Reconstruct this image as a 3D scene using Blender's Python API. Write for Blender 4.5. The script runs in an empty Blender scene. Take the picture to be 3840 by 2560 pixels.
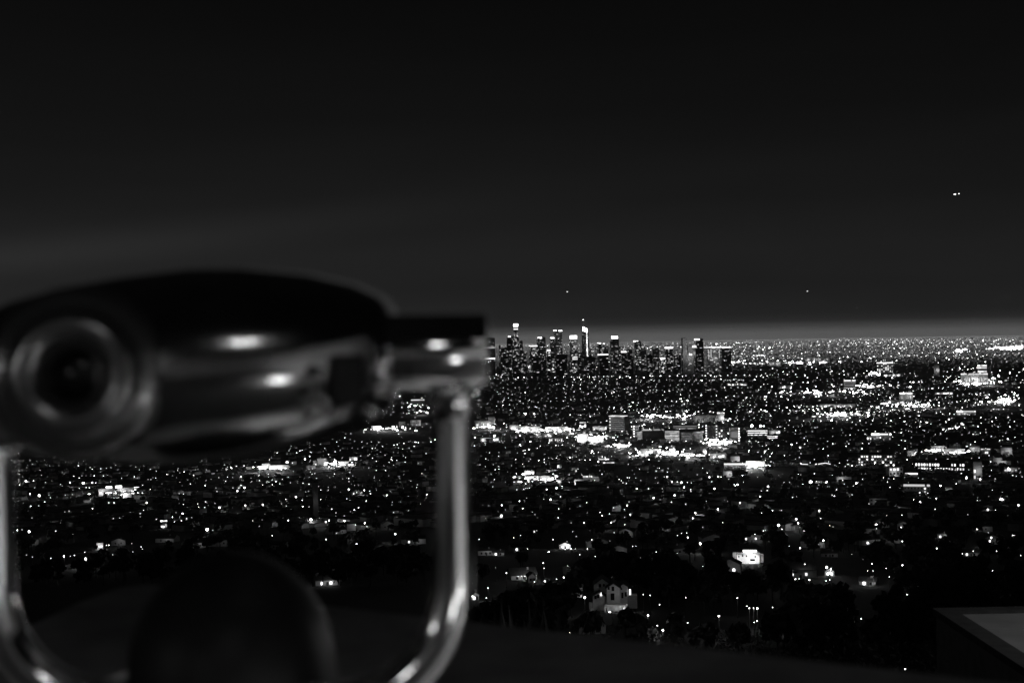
import bpy, bmesh, math, random
import numpy as np
from mathutils import Vector, Matrix

SC = bpy.context.scene
COL = SC.collection
R = math.radians
rng = random.Random(11)
nrng = np.random.default_rng(11)

# ------------------------------------------------------------------ camera
EYE = 262.0                    # metres above the city plain
FPX = 5333.33                  # focal length in pixels of the 3840 px wide photograph (50 mm)
PITCH, ROLL = -0.41, -1.07     # degrees
cam_d = bpy.data.cameras.new("camera")
cam = bpy.data.objects.new("camera", cam_d)
COL.objects.link(cam)
cam_d.lens = 50
cam_d.sensor_width = 36
cam_d.clip_start = 0.05
cam_d.clip_end = 150000
CAM_ROT = Matrix.Rotation(R(90 + PITCH), 3, 'X') @ Matrix.Rotation(R(ROLL), 3, 'Z')
cam.matrix_world = Matrix.Translation((0, 0, EYE)) @ CAM_ROT.to_4x4()
cam_d.dof.use_dof = True
cam_d.dof.focus_distance = 9000
cam_d.dof.aperture_fstop = 3.7
SC.camera = cam

# ------------------------------------------------------------------ world: night sky with skyglow
world = bpy.data.worlds.new("World")
SC.world = world
world.use_nodes = True
wn, wl = world.node_tree.nodes, world.node_tree.links
wn.clear()
w_out = wn.new("ShaderNodeOutputWorld")
w_bg = wn.new("ShaderNodeBackground")
w_co = wn.new("ShaderNodeTexCoord")
w_sep = wn.new("ShaderNodeSeparateXYZ")
wl.new(w_co.outputs["Generated"], w_sep.inputs[0])
w_mr = wn.new("ShaderNodeMapRange")
w_mr.inputs["From Min"].default_value = -0.02
w_mr.inputs["From Max"].default_value = 0.48
wl.new(w_sep.outputs["Z"], w_mr.inputs["Value"])
w_rp = wn.new("ShaderNodeValToRGB")
cr = w_rp.color_ramp
def zpos(z): return (z + 0.02) / 0.5
stops = [(-0.02, .20), (-0.0045, .165), (0.0, .08), (0.0036, .023), (0.009, .0158), (0.03, .0128), (0.055, .0128),
         (0.09, .0085), (0.15, .0049), (0.235, .0028), (0.45, .002)]
cr.elements[0].position = zpos(stops[0][0]); cr.elements[0].color = (stops[0][1],) * 3 + (1,)
cr.elements[1].position = zpos(stops[1][0]); cr.elements[1].color = (stops[1][1],) * 3 + (1,)
for z, v in stops[2:]:
    e = cr.elements.new(zpos(z)); e.color = (v, v, v, 1)
wl.new(w_mr.outputs[0], w_rp.inputs[0])
w_map = wn.new("ShaderNodeMapping")
w_map.inputs["Scale"].default_value = (2.2, 2.2, 16)
wl.new(w_co.outputs["Generated"], w_map.inputs[0])
w_ns = wn.new("ShaderNodeTexNoise")
w_ns.inputs["Scale"].default_value = 1.0
w_ns.inputs["Detail"].default_value = 3
wl.new(w_map.outputs[0], w_ns.inputs["Vector"])
w_m2 = wn.new("ShaderNodeMapRange")
w_m2.inputs["To Min"].default_value = 0.72
w_m2.inputs["To Max"].default_value = 1.28
wl.new(w_ns.outputs["Fac"], w_m2.inputs["Value"])
w_mul = wn.new("ShaderNodeMath"); w_mul.operation = 'MULTIPLY'
wl.new(w_m2.outputs[0], w_mul.inputs[0])
w_az = wn.new("ShaderNodeMapRange")            # the sky is paler to the left than to the right
w_az.inputs["From Min"].default_value = -0.34; w_az.inputs["From Max"].default_value = 0.34
w_az.inputs["To Min"].default_value = 1.22; w_az.inputs["To Max"].default_value = 0.92
wl.new(w_sep.outputs["X"], w_az.inputs["Value"])
wl.new(w_az.outputs[0], w_mul.inputs[1])
# one long thin cloud streak slanting up to the right over the viewer
w_sl = wn.new("ShaderNodeMath"); w_sl.operation = 'MULTIPLY_ADD'
wl.new(w_sep.outputs["X"], w_sl.inputs[0]); w_sl.inputs[1].default_value = -0.11; wl.new(w_sep.outputs["Z"], w_sl.inputs[2])
w_dl = wn.new("ShaderNodeMath"); w_dl.operation = 'SUBTRACT'; wl.new(w_sl.outputs[0], w_dl.inputs[0]); w_dl.inputs[1].default_value = 0.093
w_ab = wn.new("ShaderNodeMath"); w_ab.operation = 'ABSOLUTE'; wl.new(w_dl.outputs[0], w_ab.inputs[0])
w_st = wn.new("ShaderNodeMapRange"); w_st.interpolation_type = 'SMOOTHSTEP'
w_st.inputs["From Min"].default_value = 0.0; w_st.inputs["From Max"].default_value = 0.02
w_st.inputs["To Min"].default_value = 0.36; w_st.inputs["To Max"].default_value = 0.0
wl.new(w_ab.outputs[0], w_st.inputs["Value"])
w_fd = wn.new("ShaderNodeMapRange"); w_fd.interpolation_type = 'SMOOTHSTEP'
w_fd.inputs["From Min"].default_value = -0.3; w_fd.inputs["From Max"].default_value = 0.08
w_fd.inputs["To Min"].default_value = 1.0; w_fd.inputs["To Max"].default_value = 0.1
wl.new(w_sep.outputs["X"], w_fd.inputs["Value"])
w_s2 = wn.new("ShaderNodeMath"); w_s2.operation = 'MULTIPLY_ADD'; wl.new(w_st.outputs[0], w_s2.inputs[0]); wl.new(w_fd.outputs[0], w_s2.inputs[1]); w_s2.inputs[2].default_value = 1.0
w_m3 = wn.new("ShaderNodeMath"); w_m3.operation = 'MULTIPLY'; wl.new(w_mul.outputs[0], w_m3.inputs[0]); wl.new(w_s2.outputs[0], w_m3.inputs[1])
wl.new(w_rp.outputs[0], w_bg.inputs["Color"])
wl.new(w_m3.outputs[0], w_bg.inputs["Strength"])
wl.new(w_bg.outputs[0], w_out.inputs["Surface"])

# one weak low sun added at night, standing in for city glow in the haze
sun_d = bpy.data.lights.new("sun", 'SUN')
sun_d.energy = 0.016
sun_d.angle = R(40)
sun = bpy.data.objects.new("sun", sun_d)
COL.objects.link(sun)
sun_dir = Vector((math.sin(R(8)) * math.cos(R(2.5)), math.cos(R(8)) * math.cos(R(2.5)), math.sin(R(2.5))))
sun.rotation_euler = (-sun_dir).to_track_quat('-Z', 'Y').to_euler()

SC.view_settings.view_transform = 'Standard'
SC.view_settings.look = 'None'
SC.view_settings.exposure = 0.0
SC.view_settings.gamma = 1.0
SC.cycles.use_adaptive_sampling = False
SC.cycles.use_denoising = True
SC.cycles.max_bounces = 4
SC.cycles.diffuse_bounces = 1
SC.cycles.glossy_bounces = 3
SC.cycles.volume_bounces = 0
SC.cycles.sample_clamp_indirect = 20.0
SC.cycles.use_light_tree = True

# ------------------------------------------------------------------ terrain and pixel geometry
PROF = [(0, 3.4), (3.5, 3.4), (10, 5.5), (20, 7.2), (40, 13.5), (100, 33), (200, 56), (300, 75), (550, 104),
        (1000, 153), (1600, 199), (2500, 251), (3200, 261), (3600, 262), (200000, 262)]
PD = np.array([p[0] for p in PROF], float)
PZ = EYE - np.array([p[1] for p in PROF], float)
def zt(x, y):
    d = np.sqrt(np.asarray(x, float) ** 2 + np.asarray(y, float) ** 2)
    return np.interp(d, PD, PZ) - d * d / (2 * 6.371e6)
MROT = np.array(CAM_ROT)
def dirs(u, v):
    u = np.atleast_1d(np.asarray(u, float)); v = np.atleast_1d(np.asarray(v, float))
    c = np.stack([(u - 1920) / FPX, -(v - 1280) / FPX, -np.ones_like(u)], 1)
    return c @ MROT.T
TD = np.geomspace(4, 58000, 3000)
def ground_hit(u, v, h=0.0):
    """where the ray through the pixel comes within h metres of the ground: world points (n,3), z on the ground + h"""
    D = dirs(u, v)
    D = D / np.hypot(D[:, 0], D[:, 1])[:, None]
    zz = np.interp(TD, PD, PZ) - TD ** 2 / (2 * 6.371e6) + h
    out = np.empty((len(D), 3))
    for i, d in enumerate(D):
        k = np.nonzero((EYE + d[2] * TD < zz) & (TD > 255))[0]
        if len(k) == 0: t = TD[-1]
        else:
            k = k[0]
            if k == 0: t = TD[0]
            else:
                a0 = EYE + d[2] * TD[k - 1] - zz[k - 1]; a1 = EYE + d[2] * TD[k] - zz[k]
                t = TD[k - 1] + (TD[k] - TD[k - 1]) * a0 / (a0 - a1)
        out[i] = (d[0] * t, d[1] * t, float(zt(d[0] * t, d[1] * t)) + h)
    return out
def at(u, v, dist):
    """the point on the ray through the pixel whose world y is dist"""
    d = dirs(u, v)[0]
    return Vector((d[0] / d[1] * dist, dist, EYE + d[2] / d[1] * dist))
def pix(p):
    q = np.asarray(p, float) - np.array([0, 0, EYE])
    c = q @ MROT
    return 1920 - FPX * c[..., 0] / c[..., 2], 1280 + FPX * c[..., 1] / c[..., 2]

# ------------------------------------------------------------------ materials
def base_mat(name, col, rough=0.8, metal=0.0, noise=0.0, nscale=3.0, bump=0.0, coords="Object"):
    m = bpy.data.materials.new(name); m.use_nodes = True
    n, l = m.node_tree.nodes, m.node_tree.links
    b = n["Principled BSDF"]
    b.inputs["Base Color"].default_value = (col, col, col, 1)
    b.inputs["Roughness"].default_value = rough
    b.inputs["Metallic"].default_value = metal
    if noise or bump:
        tc = n.new("ShaderNodeTexCoord")
        t = n.new("ShaderNodeTexNoise"); t.inputs["Scale"].default_value = nscale; t.inputs["Detail"].default_value = 6
        l.new(tc.outputs[coords], t.inputs["Vector"])
        if noise:
            r = n.new("ShaderNodeMapRange")
            r.inputs["From Min"].default_value = .3; r.inputs["From Max"].default_value = .7
            r.inputs["To Min"].default_value = col * (1 - noise); r.inputs["To Max"].default_value = col * (1 + noise)
            l.new(t.outputs["Fac"], r.inputs["Value"]); l.new(r.outputs[0], b.inputs["Base Color"])
        if bump:
            bp = n.new("ShaderNodeBump"); bp.inputs["Strength"].default_value = bump; bp.inputs["Distance"].default_value = .02
            l.new(t.outputs["Fac"], bp.inputs["Height"]); l.new(bp.outputs[0], b.inputs["Normal"])
    return m
_em = {}
def emis(s, sampled=False):
    k = (s, sampled)
    if k not in _em:
        m = bpy.data.materials.new("lamp_or_lit_part"); m.use_nodes = True
        n, l = m.node_tree.nodes, m.node_tree.links
        n.clear()
        o = n.new("ShaderNodeOutputMaterial"); e = n.new("ShaderNodeEmission")
        e.inputs["Strength"].default_value = s
        l.new(e.outputs[0], o.inputs["Surface"])
        m.cycles.emission_sampling = 'FRONT' if sampled else 'NONE'
        _em[k] = m
    return _em[k]
M = dict(
    earth=base_mat("earth", .032, .95, noise=.5, nscale=.004),
    asphalt=base_mat("asphalt", .05, .85, noise=.3, nscale=.2),
    barrel=base_mat("worn_barrel_metal", .19, .22, .85, noise=.2, nscale=12),
    bounce_plinth=base_mat("pale_bounce_plinth", .5, .8, noise=.1, nscale=5),
    pale_render=base_mat("pale_render", .5, .85, noise=.25, nscale=.15),
    low_floor=base_mat("pale_concrete_floor", .4, .8, noise=.3, nscale=.9, bump=.2),
    dark_coping=base_mat("darker_coping", .075, .85, noise=.35, nscale=4, bump=.3),  # darker tone with random mottling
    concrete=base_mat("concrete", .2, .8, noise=.18, nscale=6, bump=.2),
    coping=base_mat("coping", .3, .75, noise=.25, nscale=9, bump=.3),
    paving=base_mat("paving", .08, .8, noise=.12, nscale=2.2, bump=.15),
    stucco=base_mat("stucco", .62, .85, noise=.1, nscale=1.2, bump=.1),
    stucco_grey=base_mat("stucco_grey", .32, .85, noise=.15, nscale=1.2),
    roof=base_mat("roof_tile", .07, .8, noise=.4, nscale=2),
    facade=base_mat("dark_facade", .045, .5, noise=.3, nscale=.08),
    facade_pale=base_mat("pale_facade", .22, .6, noise=.2, nscale=.1),
    window=base_mat("dark_window", .015, .15),
    door=base_mat("door_wood", .06, .5, noise=.4, nscale=8),
    pole=base_mat("lamp_pole", .1, .5, .6, noise=.2, nscale=4),
    bark=base_mat("bark", .12, .9, noise=.4, nscale=5),
    leaf=base_mat("foliage", .1, .75, noise=.5, nscale=.3),
    brush=base_mat("dry_brush", .1, .8, noise=.6, nscale=.8),
    agave=base_mat("agave_leaf", .07, .6, noise=.3, nscale=3),
    chrome=base_mat("polished_steel", .62, .1, 1.0, noise=.08, nscale=14),
    cast=base_mat("cast_metal", .36, .15, 1.0, noise=.18, nscale=11, bump=.02),
    dark_paint=base_mat("dark_enamel", .012, .45, .0, noise=.25, nscale=9),
    rubber=base_mat("black_rubber", .008, .7),
    plane_skin=base_mat("aircraft_skin", .5, .4, .3, noise=.1, nscale=1),
)

# ------------------------------------------------------------------ mesh helpers
M['dark_paint'].node_tree.nodes['Principled BSDF'].inputs['Specular IOR Level'].default_value = .22
class MB:
    def __init__(s): s.v = []; s.f = []; s.m = []; s.sm = []
    def add(s, vs, fs, mi=0, smooth=False):
        o = len(s.v)
        s.v += [tuple(p) for p in vs]
        for f in fs:
            s.f.append(tuple(o + i for i in f)); s.m.append(mi); s.sm.append(smooth)
        return s
    def box(s, c, d, rz=0.0, mi=0):
        cx, cy, cz = c; a, b, h = d[0] / 2, d[1] / 2, d[2] / 2
        co, si = math.cos(rz), math.sin(rz)
        vs = []
        for z in (-h, h):
            for x, y in ((-a, -b), (a, -b), (a, b), (-a, b)):
                vs.append((cx + x * co - y * si, cy + x * si + y * co, cz + z))
        return s.add(vs, [(3, 2, 1, 0), (4, 5, 6, 7), (0, 1, 5, 4), (1, 2, 6, 5), (2, 3, 7, 6), (3, 0, 4, 7)], mi)
    def lathe(s, prof, axis=(0, 0, 1), origin=(0, 0, 0), seg=32, mi=0, smooth=True, cap=True):
        """prof: list of (radius, distance along axis)"""
        ax = Vector(axis).normalized(); t = ax.orthogonal().normalized(); b = ax.cross(t)
        O = Vector(origin); vs = []; fs = []
        for r, h in prof:
            for k in range(seg):
                a = 2 * math.pi * k / seg
                vs.append(O + ax * h + (t * math.cos(a) + b * math.sin(a)) * r)
        n = len(prof)
        for i in range(n - 1):
            for k in range(seg):
                k2 = (k + 1) % seg
                fs.append((i * seg + k, i * seg + k2, (i + 1) * seg + k2, (i + 1) * seg + k))
        if cap:
            fs.append(tuple(reversed(range(seg)))); fs.append(tuple((n - 1) * seg + k for k in range(seg)))
        return s.add(vs, fs, mi, smooth)
    def tube(s, pts, rad, seg=12, mi=0, smooth=True):
        pts = [Vector(p) for p in pts]
        rads = rad if isinstance(rad, (list, tuple)) else [rad] * len(pts)
        vs = []; fs = []
        up = None
        for i, p in enumerate(pts):
            d = (pts[min(i + 1, len(pts) - 1)] - pts[max(i - 1, 0)]).normalized()
            if up is None: up = d.orthogonal().normalized()
            up = (up - d * up.dot(d)).normalized(); sd = d.cross(up)
            for k in range(seg):
                a = 2 * math.pi * k / seg
                vs.append(p + (up * math.cos(a) + sd * math.sin(a)) * rads[i])
        for i in range(len(pts) - 1):
            for k in range(seg):
                k2 = (k + 1) % seg
                fs.append((i * seg + k, i * seg + k2, (i + 1) * seg + k2, (i + 1) * seg + k))
        fs.append(tuple(reversed(range(seg)))); fs.append(tuple((len(pts) - 1) * seg + k for k in range(seg)))
        return s.add(vs, fs, mi, smooth)
    def gable(s, w, d, h, rise, mi=0):
        """house body with gables on the +-y ends: base centred at the origin"""
        a, b = w / 2, d / 2
        vs = [(-a, -b, 0), (a, -b, 0), (a, b, 0), (-a, b, 0), (-a, -b, h), (a, -b, h), (a, b, h), (-a, b, h), (0, -b, h + rise), (0, b, h + rise)]
        return s.add(vs, [(3, 2, 1, 0), (0, 1, 5, 8, 4), (2, 3, 7, 9, 6), (1, 2, 6, 5), (3, 0, 4, 7), (4, 8, 9, 7), (5, 6, 9, 8)], mi)
    def roof(s, w, d, h, rise, over=.5, th=.25, mi=0):
        """two sloping slabs over gable()"""
        a, b = w / 2, d / 2 + over
        k = rise / a
        for sg in (-1, 1):
            x1 = sg * (a + over); z1 = h - over * k + .03
            vs = [(0, -b, h + rise + .03), (x1, -b, z1), (x1, b, z1), (0, b, h + rise + .03)]
            vs += [(x, y, z + th) for x, y, z in vs]
            fs = [(0, 1, 2, 3), (7, 6, 5, 4), (0, 4, 5, 1), (1, 5, 6, 2), (2, 6, 7, 3), (3, 7, 4, 0)]
            if sg < 0: fs = [tuple(reversed(f)) for f in fs]
            s.add(vs, fs, mi)
        return s
    def mesh(s, name, mats):
        me = bpy.data.meshes.new(name)
        me.from_pydata(s.v, [], s.f)
        for m in (mats if isinstance(mats, (list, tuple)) else [mats]): me.materials.append(m)
        me.polygons.foreach_set("material_index", s.m)
        me.polygons.foreach_set("use_smooth", s.sm)
        me.update()
        return me
    def build(s, name, mats, parent=None):
        return link(name, s.mesh(name, mats), parent)
def link(name, data, parent=None):
    o = bpy.data.objects.new(name, data)
    COL.objects.link(o)
    if parent is not None: o.parent = parent
    return o
def tag(o, label=None, cat=None, group=None, kind=None):
    if label: o["label"] = label
    if cat: o["category"] = cat
    if group: o["group"] = group
    if kind: o["kind"] = kind
    return o
def thing(name, label, cat, loc=(0, 0, 0), rz=0.0, group=None):
    o = link(name, None)
    o.location = loc; o.rotation_euler = (0, 0, rz)
    return tag(o, label, cat, group)
def point_light(loc, power, radius=.3, parent=None):
    d = bpy.data.lights.new("lamp_or_added_flood", 'POINT')
    d.energy = power; d.shadow_soft_size = radius
    o = link("lamp_or_added_flood", d, parent)
    o.location = loc
    return o

# ------------------------------------------------------------------ names for places in the picture
MARKS = [("the gabled villa", 2300, 2230), ("the floodlit white mansion", 2807, 2087), ("the lit long low house", 1955, 2150),
         ("the small glowing pavilion", 2119, 2043), ("the string of lamps along the dark hedge", 3025, 1736),
         ("the brightest shop block", 2210, 1645), ("the banded office tower", 2310, 1590), ("the seven row lit block", 2527, 1632),
         ("the terraced apartment block", 3290, 1725), ("the long window row building", 3520, 1750),
         ("the bright market at the far left", 460, 1840), ("the glaring supermarket strip", 1030, 1748),
         ("the two tier lit cottage", 614, 1968), ("the slender dim apartment slab", 1185, 1880),
         ("the lit terrace corner", 3650, 2330), ("the pale hip roofed hall", 3165, 1790), ("the pointed lit chapel", 2150, 1800),
         ("the white rooftop hotel", 3440, 1835), ("the dim pale house by the chrome arm", 1840, 2065),
         ("the billboard topped diner", 3303, 1638), ("the dotted lamp tower", 2650, 1618), ("the domed garage roof", 2840, 1745),
         ("the bright garden court", 3108, 2137), ("the small white cottage", 3255, 2176)]
ORD = ["nearest", "second nearest", "third nearest", "fourth nearest", "fifth nearest", "sixth nearest", "seventh nearest", "eighth nearest",
       "ninth nearest", "tenth nearest", "eleventh nearest", "twelfth nearest", "thirteenth nearest", "fourteenth nearest", "fifteenth nearest",
       "sixteenth nearest", "seventeenth nearest", "eighteenth nearest", "nineteenth nearest", "twentieth nearest"]
def place_labels(items, skip=()):
    """items: list of (phrase, u, v) -> one label each that singles it out by what it stands beside"""
    cells = {}
    for i, (ph, u, v) in enumerate(items):
        best = min((m for m in MARKS if m[0] not in skip), key=lambda m: math.hypot(m[1] - u, (m[2] - v) * 1.6))
        du, dv = u - best[1], v - best[2]
        side = ("right of" if du > 0 else "left of") if abs(du) > 1.4 * abs(dv) else ("in front of" if dv > 0 else "beyond")
        cells.setdefault((ph, best[0], side), []).append((math.hypot(du, dv), i))
    out = [None] * len(items)
    for (ph, mk, side), lst in cells.items():
        lst.sort()
        for r, (_, i) in enumerate(lst):
            if len(lst) == 1: out[i] = f"{ph} {side} {mk}"
            elif r < len(ORD): out[i] = f"{ph} {side} {mk}, {ORD[r]}"
            else: out[i] = f"{ph} {side} {mk}, farthest out"
    return out

# ================================================================== SETTING: ground, roads
def build_ground():
    rad = np.concatenate([[0, 1.5, 3.0], np.geomspace(3.5, 58000, 190)])
    ang = np.concatenate([np.linspace(-45, 45, 121), np.linspace(45, 315, 46)[1:-1]])
    a = np.radians(ang); n = len(a)
    x = np.outer(rad, np.sin(a)); y = np.outer(rad, np.cos(a))
    z = zt(x, y)
    vs = np.stack([x, y, z], -1).reshape(-1, 3)
    fs = []
    for i in range(len(rad) - 1):
        for k in range(n):
            k2 = (k + 1) % n
            if i == 0: fs.append((k, n + k2, n + k)) if False else fs.append((0, n + k2, n + k))
            else: fs.append((i * n + k, i * n + k2, (i + 1) * n + k2, (i + 1) * n + k))
    me = bpy.data.meshes.new("ground")
    me.from_pydata(vs.tolist(), [], [tuple(reversed(f)) for f in fs])
    me.materials.append(M["earth"]); me.update(); me.validate()
    me.polygons.foreach_set("use_smooth", [True] * len(me.polygons))
    tag(link("ground", me), kind="structure")
build_ground()

def road(p, q, w):
    """a boulevard laid over the plain"""
    n = max(2, int(math.hypot(q[0] - p[0], q[1] - p[1]) / 60))
    dx, dy = q[0] - p[0], q[1] - p[1]; L = math.hypot(dx, dy); nx, ny = -dy / L * w / 2, dx / L * w / 2
    vs = []; fs = []
    for i in range(n + 1):
        x, y = p[0] + dx * i / n, p[1] + dy * i / n
        for s in (-1, 1):
            X, Y = x + nx * s, y + ny * s
            vs.append((X, Y, float(zt(X, Y)) + .6))
        if i: fs.append((2 * i - 2, 2 * i - 1, 2 * i + 1, 2 * i))
    mb = MB().add(vs, fs)
    tag(mb.build("road", M["asphalt"]), kind="structure")
ROADS = []
def ghit(u, v): 
    g = ground_hit(u, v)[0]; return (g[0], g[1])
for (u0, v0, u1, v1, w) in [(3698, 1312, 3840, 1297, 60), (1780, 1612, 2600, 1668, 26), (2420, 1690, 3840, 1600, 24), (1950, 1800, 2320, 1795, 18),
                            (2230, 1732, 2830, 1752, 18), (2700, 1840, 3840, 1800, 16), (380, 1850, 1600, 1720, 22), (1950, 1420, 3840, 1400, 30)]:
    p, q = ghit(u0, v0), ghit(u1, v1)
    ROADS.append((p, q)); road(p, q, w)

# ================================================================== NEAR: terrace, parapets, coin viewer
FLOOR = EYE - 1.6
PAR = EYE - 0.50              # top of the parapet
def near_setting():
    mb = MB()
    poly = [(-9, -12), (3.6, -12), (3.6, 0.0), (0.62, 1.72), (-0.77, 2.46), (-0.87, 2.3), (-9, 1.0)]
    n = len(poly)
    vs = [(x, y, FLOOR) for x, y in poly] + [(x, y, FLOOR - .4) for x, y in poly]
    mb.add(vs, [tuple(range(n)), tuple(reversed(range(n, 2 * n)))] + [(i, i + n, (i + 1) % n + n, (i + 1) % n) for i in range(n)])
    tag(mb.build("terrace_paving", M["paving"]), kind="structure")
    # parapet wall: solid wall + projecting coping, following the terrace edge with a corner beside the viewer
    def strip(path_out, path_in, z0, z1):
        m = MB(); k = len(path_out)
        vs = [(x, y, z0) for x, y in path_out] + [(x, y, z1) for x, y in path_out] + [(x, y, z0) for x, y in path_in] + [(x, y, z1) for x, y in path_in]
        fs = []
        for i in range(k - 1):
            o0, o1, t0, t1 = i, i + 1, k + i, k + i + 1
            a0, a1, b0, b1 = 2 * k + i, 2 * k + i + 1, 3 * k + i, 3 * k + i + 1
            fs += [(o0, o1, t1, t0), (t0, t1, b1, b0), (a1, a0, b0, b1), (o1, o0, a0, a1)]
        fs += [(0, k, 3 * k, 2 * k), (k - 1, 3 * k - 1, 4 * k - 1, 2 * k - 1)]
        m.add(vs, fs); return m
    out = [(-3.2, .8), (-0.90, 2.22), (-0.853, 2.50), (-0.835, 2.70), (-0.80, 2.86), (-0.755, 2.90), (-0.62, 2.80), (-0.33, 2.61), (0.63, 2.0), (2.0, 1.13), (3.28, .31)]
    inn = [(-2.75, .35), (-0.98, 1.75), (-0.62, 2.05), (-0.60, 2.12), (-0.58, 2.17), (-0.55, 2.19), (-0.48, 2.17), (-0.30, 2.06), (0.40, 1.62), (1.8, .74), (3.24, -.17)]
    root = thing("terrace_parapet", "near stone parapet with a rounded corner just behind the coin viewer", "wall")
    strip([(x * .985, y * .985) for x, y in out], [(x * 1.02, y * 1.02) for x, y in inn], FLOOR - 3, PAR - .12).build("wall", M["concrete"], root)
    strip(out, inn, PAR - .118, PAR).build("coping", M["coping"], root)
near_setting()

def coin_viewer():
    Y = 1.6; px = Y / FPX
    def L(u, v, y=0.0):     # photo pixel -> local metres in the viewer's plane (x right, y away, z up)
        return at(u, v, Y + y) - O
    O = at(850, 2660, Y)
    root = thing("coin_viewer", "out of focus coin operated binocular viewer held in a steel yoke", "viewer", O)
    # --- head: a rounded cast body lofted from cross sections along its width
    prof = [(1492, 1170, 1478, .055), (1484, 1154, 1492, .075), (1462, 1124, 1525, .098), (1437, 1104, 1550, .113), (1347, 1064, 1600, .137), (1184, 1027, 1660, .157),
            (939, 1007, 1712, .172), (735, 1011, 1736, .176), (490, 1040, 1748, .17), (286, 1076, 1736, .158), (100, 1124, 1706, .14),
            (-50, 1190, 1660, .115), (-150, 1262, 1600, .085), (-190, 1320, 1530, .05)]
    mb = MB(); vs = []; fs = []; seg = 56
    for (u, t, b, hy) in prof:
        p0, p1 = L(u, t, .05), L(u, b, .05)
        cz, hz = (p0.z + p1.z) / 2, (p0.z - p1.z) / 2
        for k in range(seg):
            a = 2 * math.pi * k / seg
            c, s = math.cos(a), math.sin(a)
            e = 2 / 2.35
            vs.append((p0.x + (p1.x - p0.x) * .5, .05 + hy * math.copysign(abs(c) ** e, c), cz + hz * math.copysign(abs(s) ** e, s)))
    n = len(prof)
    for i in range(n - 1):
        for k in range(seg):
            k2 = (k + 1) % seg
            fs.append((i * seg + k2, i * seg + k, (i + 1) * seg + k, (i + 1) * seg + k2))
    fs.append(tuple(range(seg))); fs.append(tuple(reversed([(n - 1) * seg + k for k in range(seg)])))
    mb.add(vs, fs, 0, True)
    mb.build("head", M["cast"], root)
    # --- eyepiece barrel with stepped rings facing the visitor
    c = L(262, 1405); ax = Vector((.12, -.99, .02)).normalized()
    c = L(262, 1405, -.165) - ax * .045
    bar = MB().lathe([(.088, -.10), (.093, -.012), (.091, .004), (.085, .016), (.076, .023), (.067, .024), (.066, .032), (.062, .041), (.054, .046), (.036, .042), (.033, .038)],
                     ax, c, 56, cap=False).build("eyepiece_barrel", M["barrel"], root)
    cup = MB().lathe([(.0345, .036), (.034, .044), (.032, .046), (.029, .044), (.027, .03), (.026, .0), (.0, -.005)], ax, c, 40, cap=False)
    cup.build("eyecup", M["rubber"], bar)
    MB().lathe([(0, -.012), (.025, -.012), (.025, .0), (.016, .004), (0, .005)], ax, c, 32, cap=False).build("lens", M["window"], bar)
    # --- coin box plate with bolts on the front right of the head
    q0, q1 = L(1222, 1330, -.09), L(1352, 1522, -.09)
    pc = Vector(((q0.x + q1.x) / 2, -.075, (q0.z + q1.z) / 2))
    plate = MB().box(pc, (q1.x - q0.x, .045, q0.z - q1.z), R(16)).build("coin_plate", M["dark_paint"], root)
    bv = plate.modifiers.new("bevel", 'BEVEL'); bv.width = .004; bv.segments = 2
    MB().box(pc + Vector((-.002, -.0235, .012)), (.004, .004, .022), R(16)).build("coin_slot", M["rubber"], plate)
    for (u, v, r) in [(1200, 1400, .008), (1178, 1530, .010), (1264, 1548, .009), (1386, 1535, .010)]:
        y = -.112 if u < 1300 else -.07; p = L(u, v, y)
        MB().lathe([(r, 0), (r, .006), (r * .8, .011), (r * .35, .013), (0, .0135)], (.15, -1, .05), (p.x, y, p.z), 20, cap=False).build("bolt", M["cast"], root)
    # --- trunnion on each side: flange, hub and the yoke arm's clamp
    for sgn in (1, -1):
        def mx(u): return 850 + sgn * (u - 850)
        a, b = L(mx(1425), 1372), L(mx(1462), 1372)
        axd = Vector((sgn, 0, 0))
        MB().lathe([(.02, -.01), (.031, -.006), (.0335, 0), (.0335, .008), (.031, .012), (.024, .013)], axd, (a.x, -.03, a.z), 32).build("flange", M["chrome"], root)
        h0, h1 = L(mx(1470), 1325), L(mx(1832), 1325)
        ln = abs(h1.x - h0.x); r = 147 * px
        MB().lathe([(.02, -.03), (r * .93, -.012), (r, 0), (r, ln * .97), (r * .96, ln * .995), (r * .55, ln), (0, ln)], axd, (h0.x, .0, h0.z), 48, cap=False).build("trunnion_hub", M["chrome"], root)
        bp = L(mx(1818), 1278)
        MB().lathe([(.010, -.01), (.010, .004), (.007, .008), (0, .009)], Vector((sgn * .7, -.7, .1)), (bp.x - sgn * .006, -r * .86, bp.z), 16, cap=False).build("clamp_screw", M["chrome"], root)
    # --- the U shaped yoke: one bent steel tube
    path = []
    ra = 450
    for i in range(7): path.append((1700, 1440 + (2180 - 1440) * i / 6))
    for i in range(1, 13):
        t = i / 12 * math.pi / 2; path.append((1250 + ra * math.cos(t), 2180 + ra * math.sin(t)))
    for i in range(1, 6): path.append((1250 - (1250 - 428) * i / 6, 2630))
    for i in range(0, 13):
        t = math.pi / 2 + i / 12 * math.pi / 2; path.append((428 + ra * math.cos(t), 2180 + ra * math.sin(t)))
    for i in range(1, 7): path.append((-22, 2180 - (2180 - 1440) * i / 6))
    pts = [L(u, v) for u, v in path]
    rr = [78 * px] * len(pts)
    MB().tube(pts, rr, 28).build("yoke", M["chrome"], root)
    for u in (1700, -22):
        p = L(u, 1478)
        MB().lathe([(78 * px, -.03), (92 * px, -.012), (96 * px, .004), (88 * px, .018)], (0, 0, 1), (p.x, 0, p.z), 32).build("yoke_collar", M["chrome"], root)
    # --- pedestal under the yoke: domed turntable cap on a column
    dc = L(872, 2512, .07)
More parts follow.
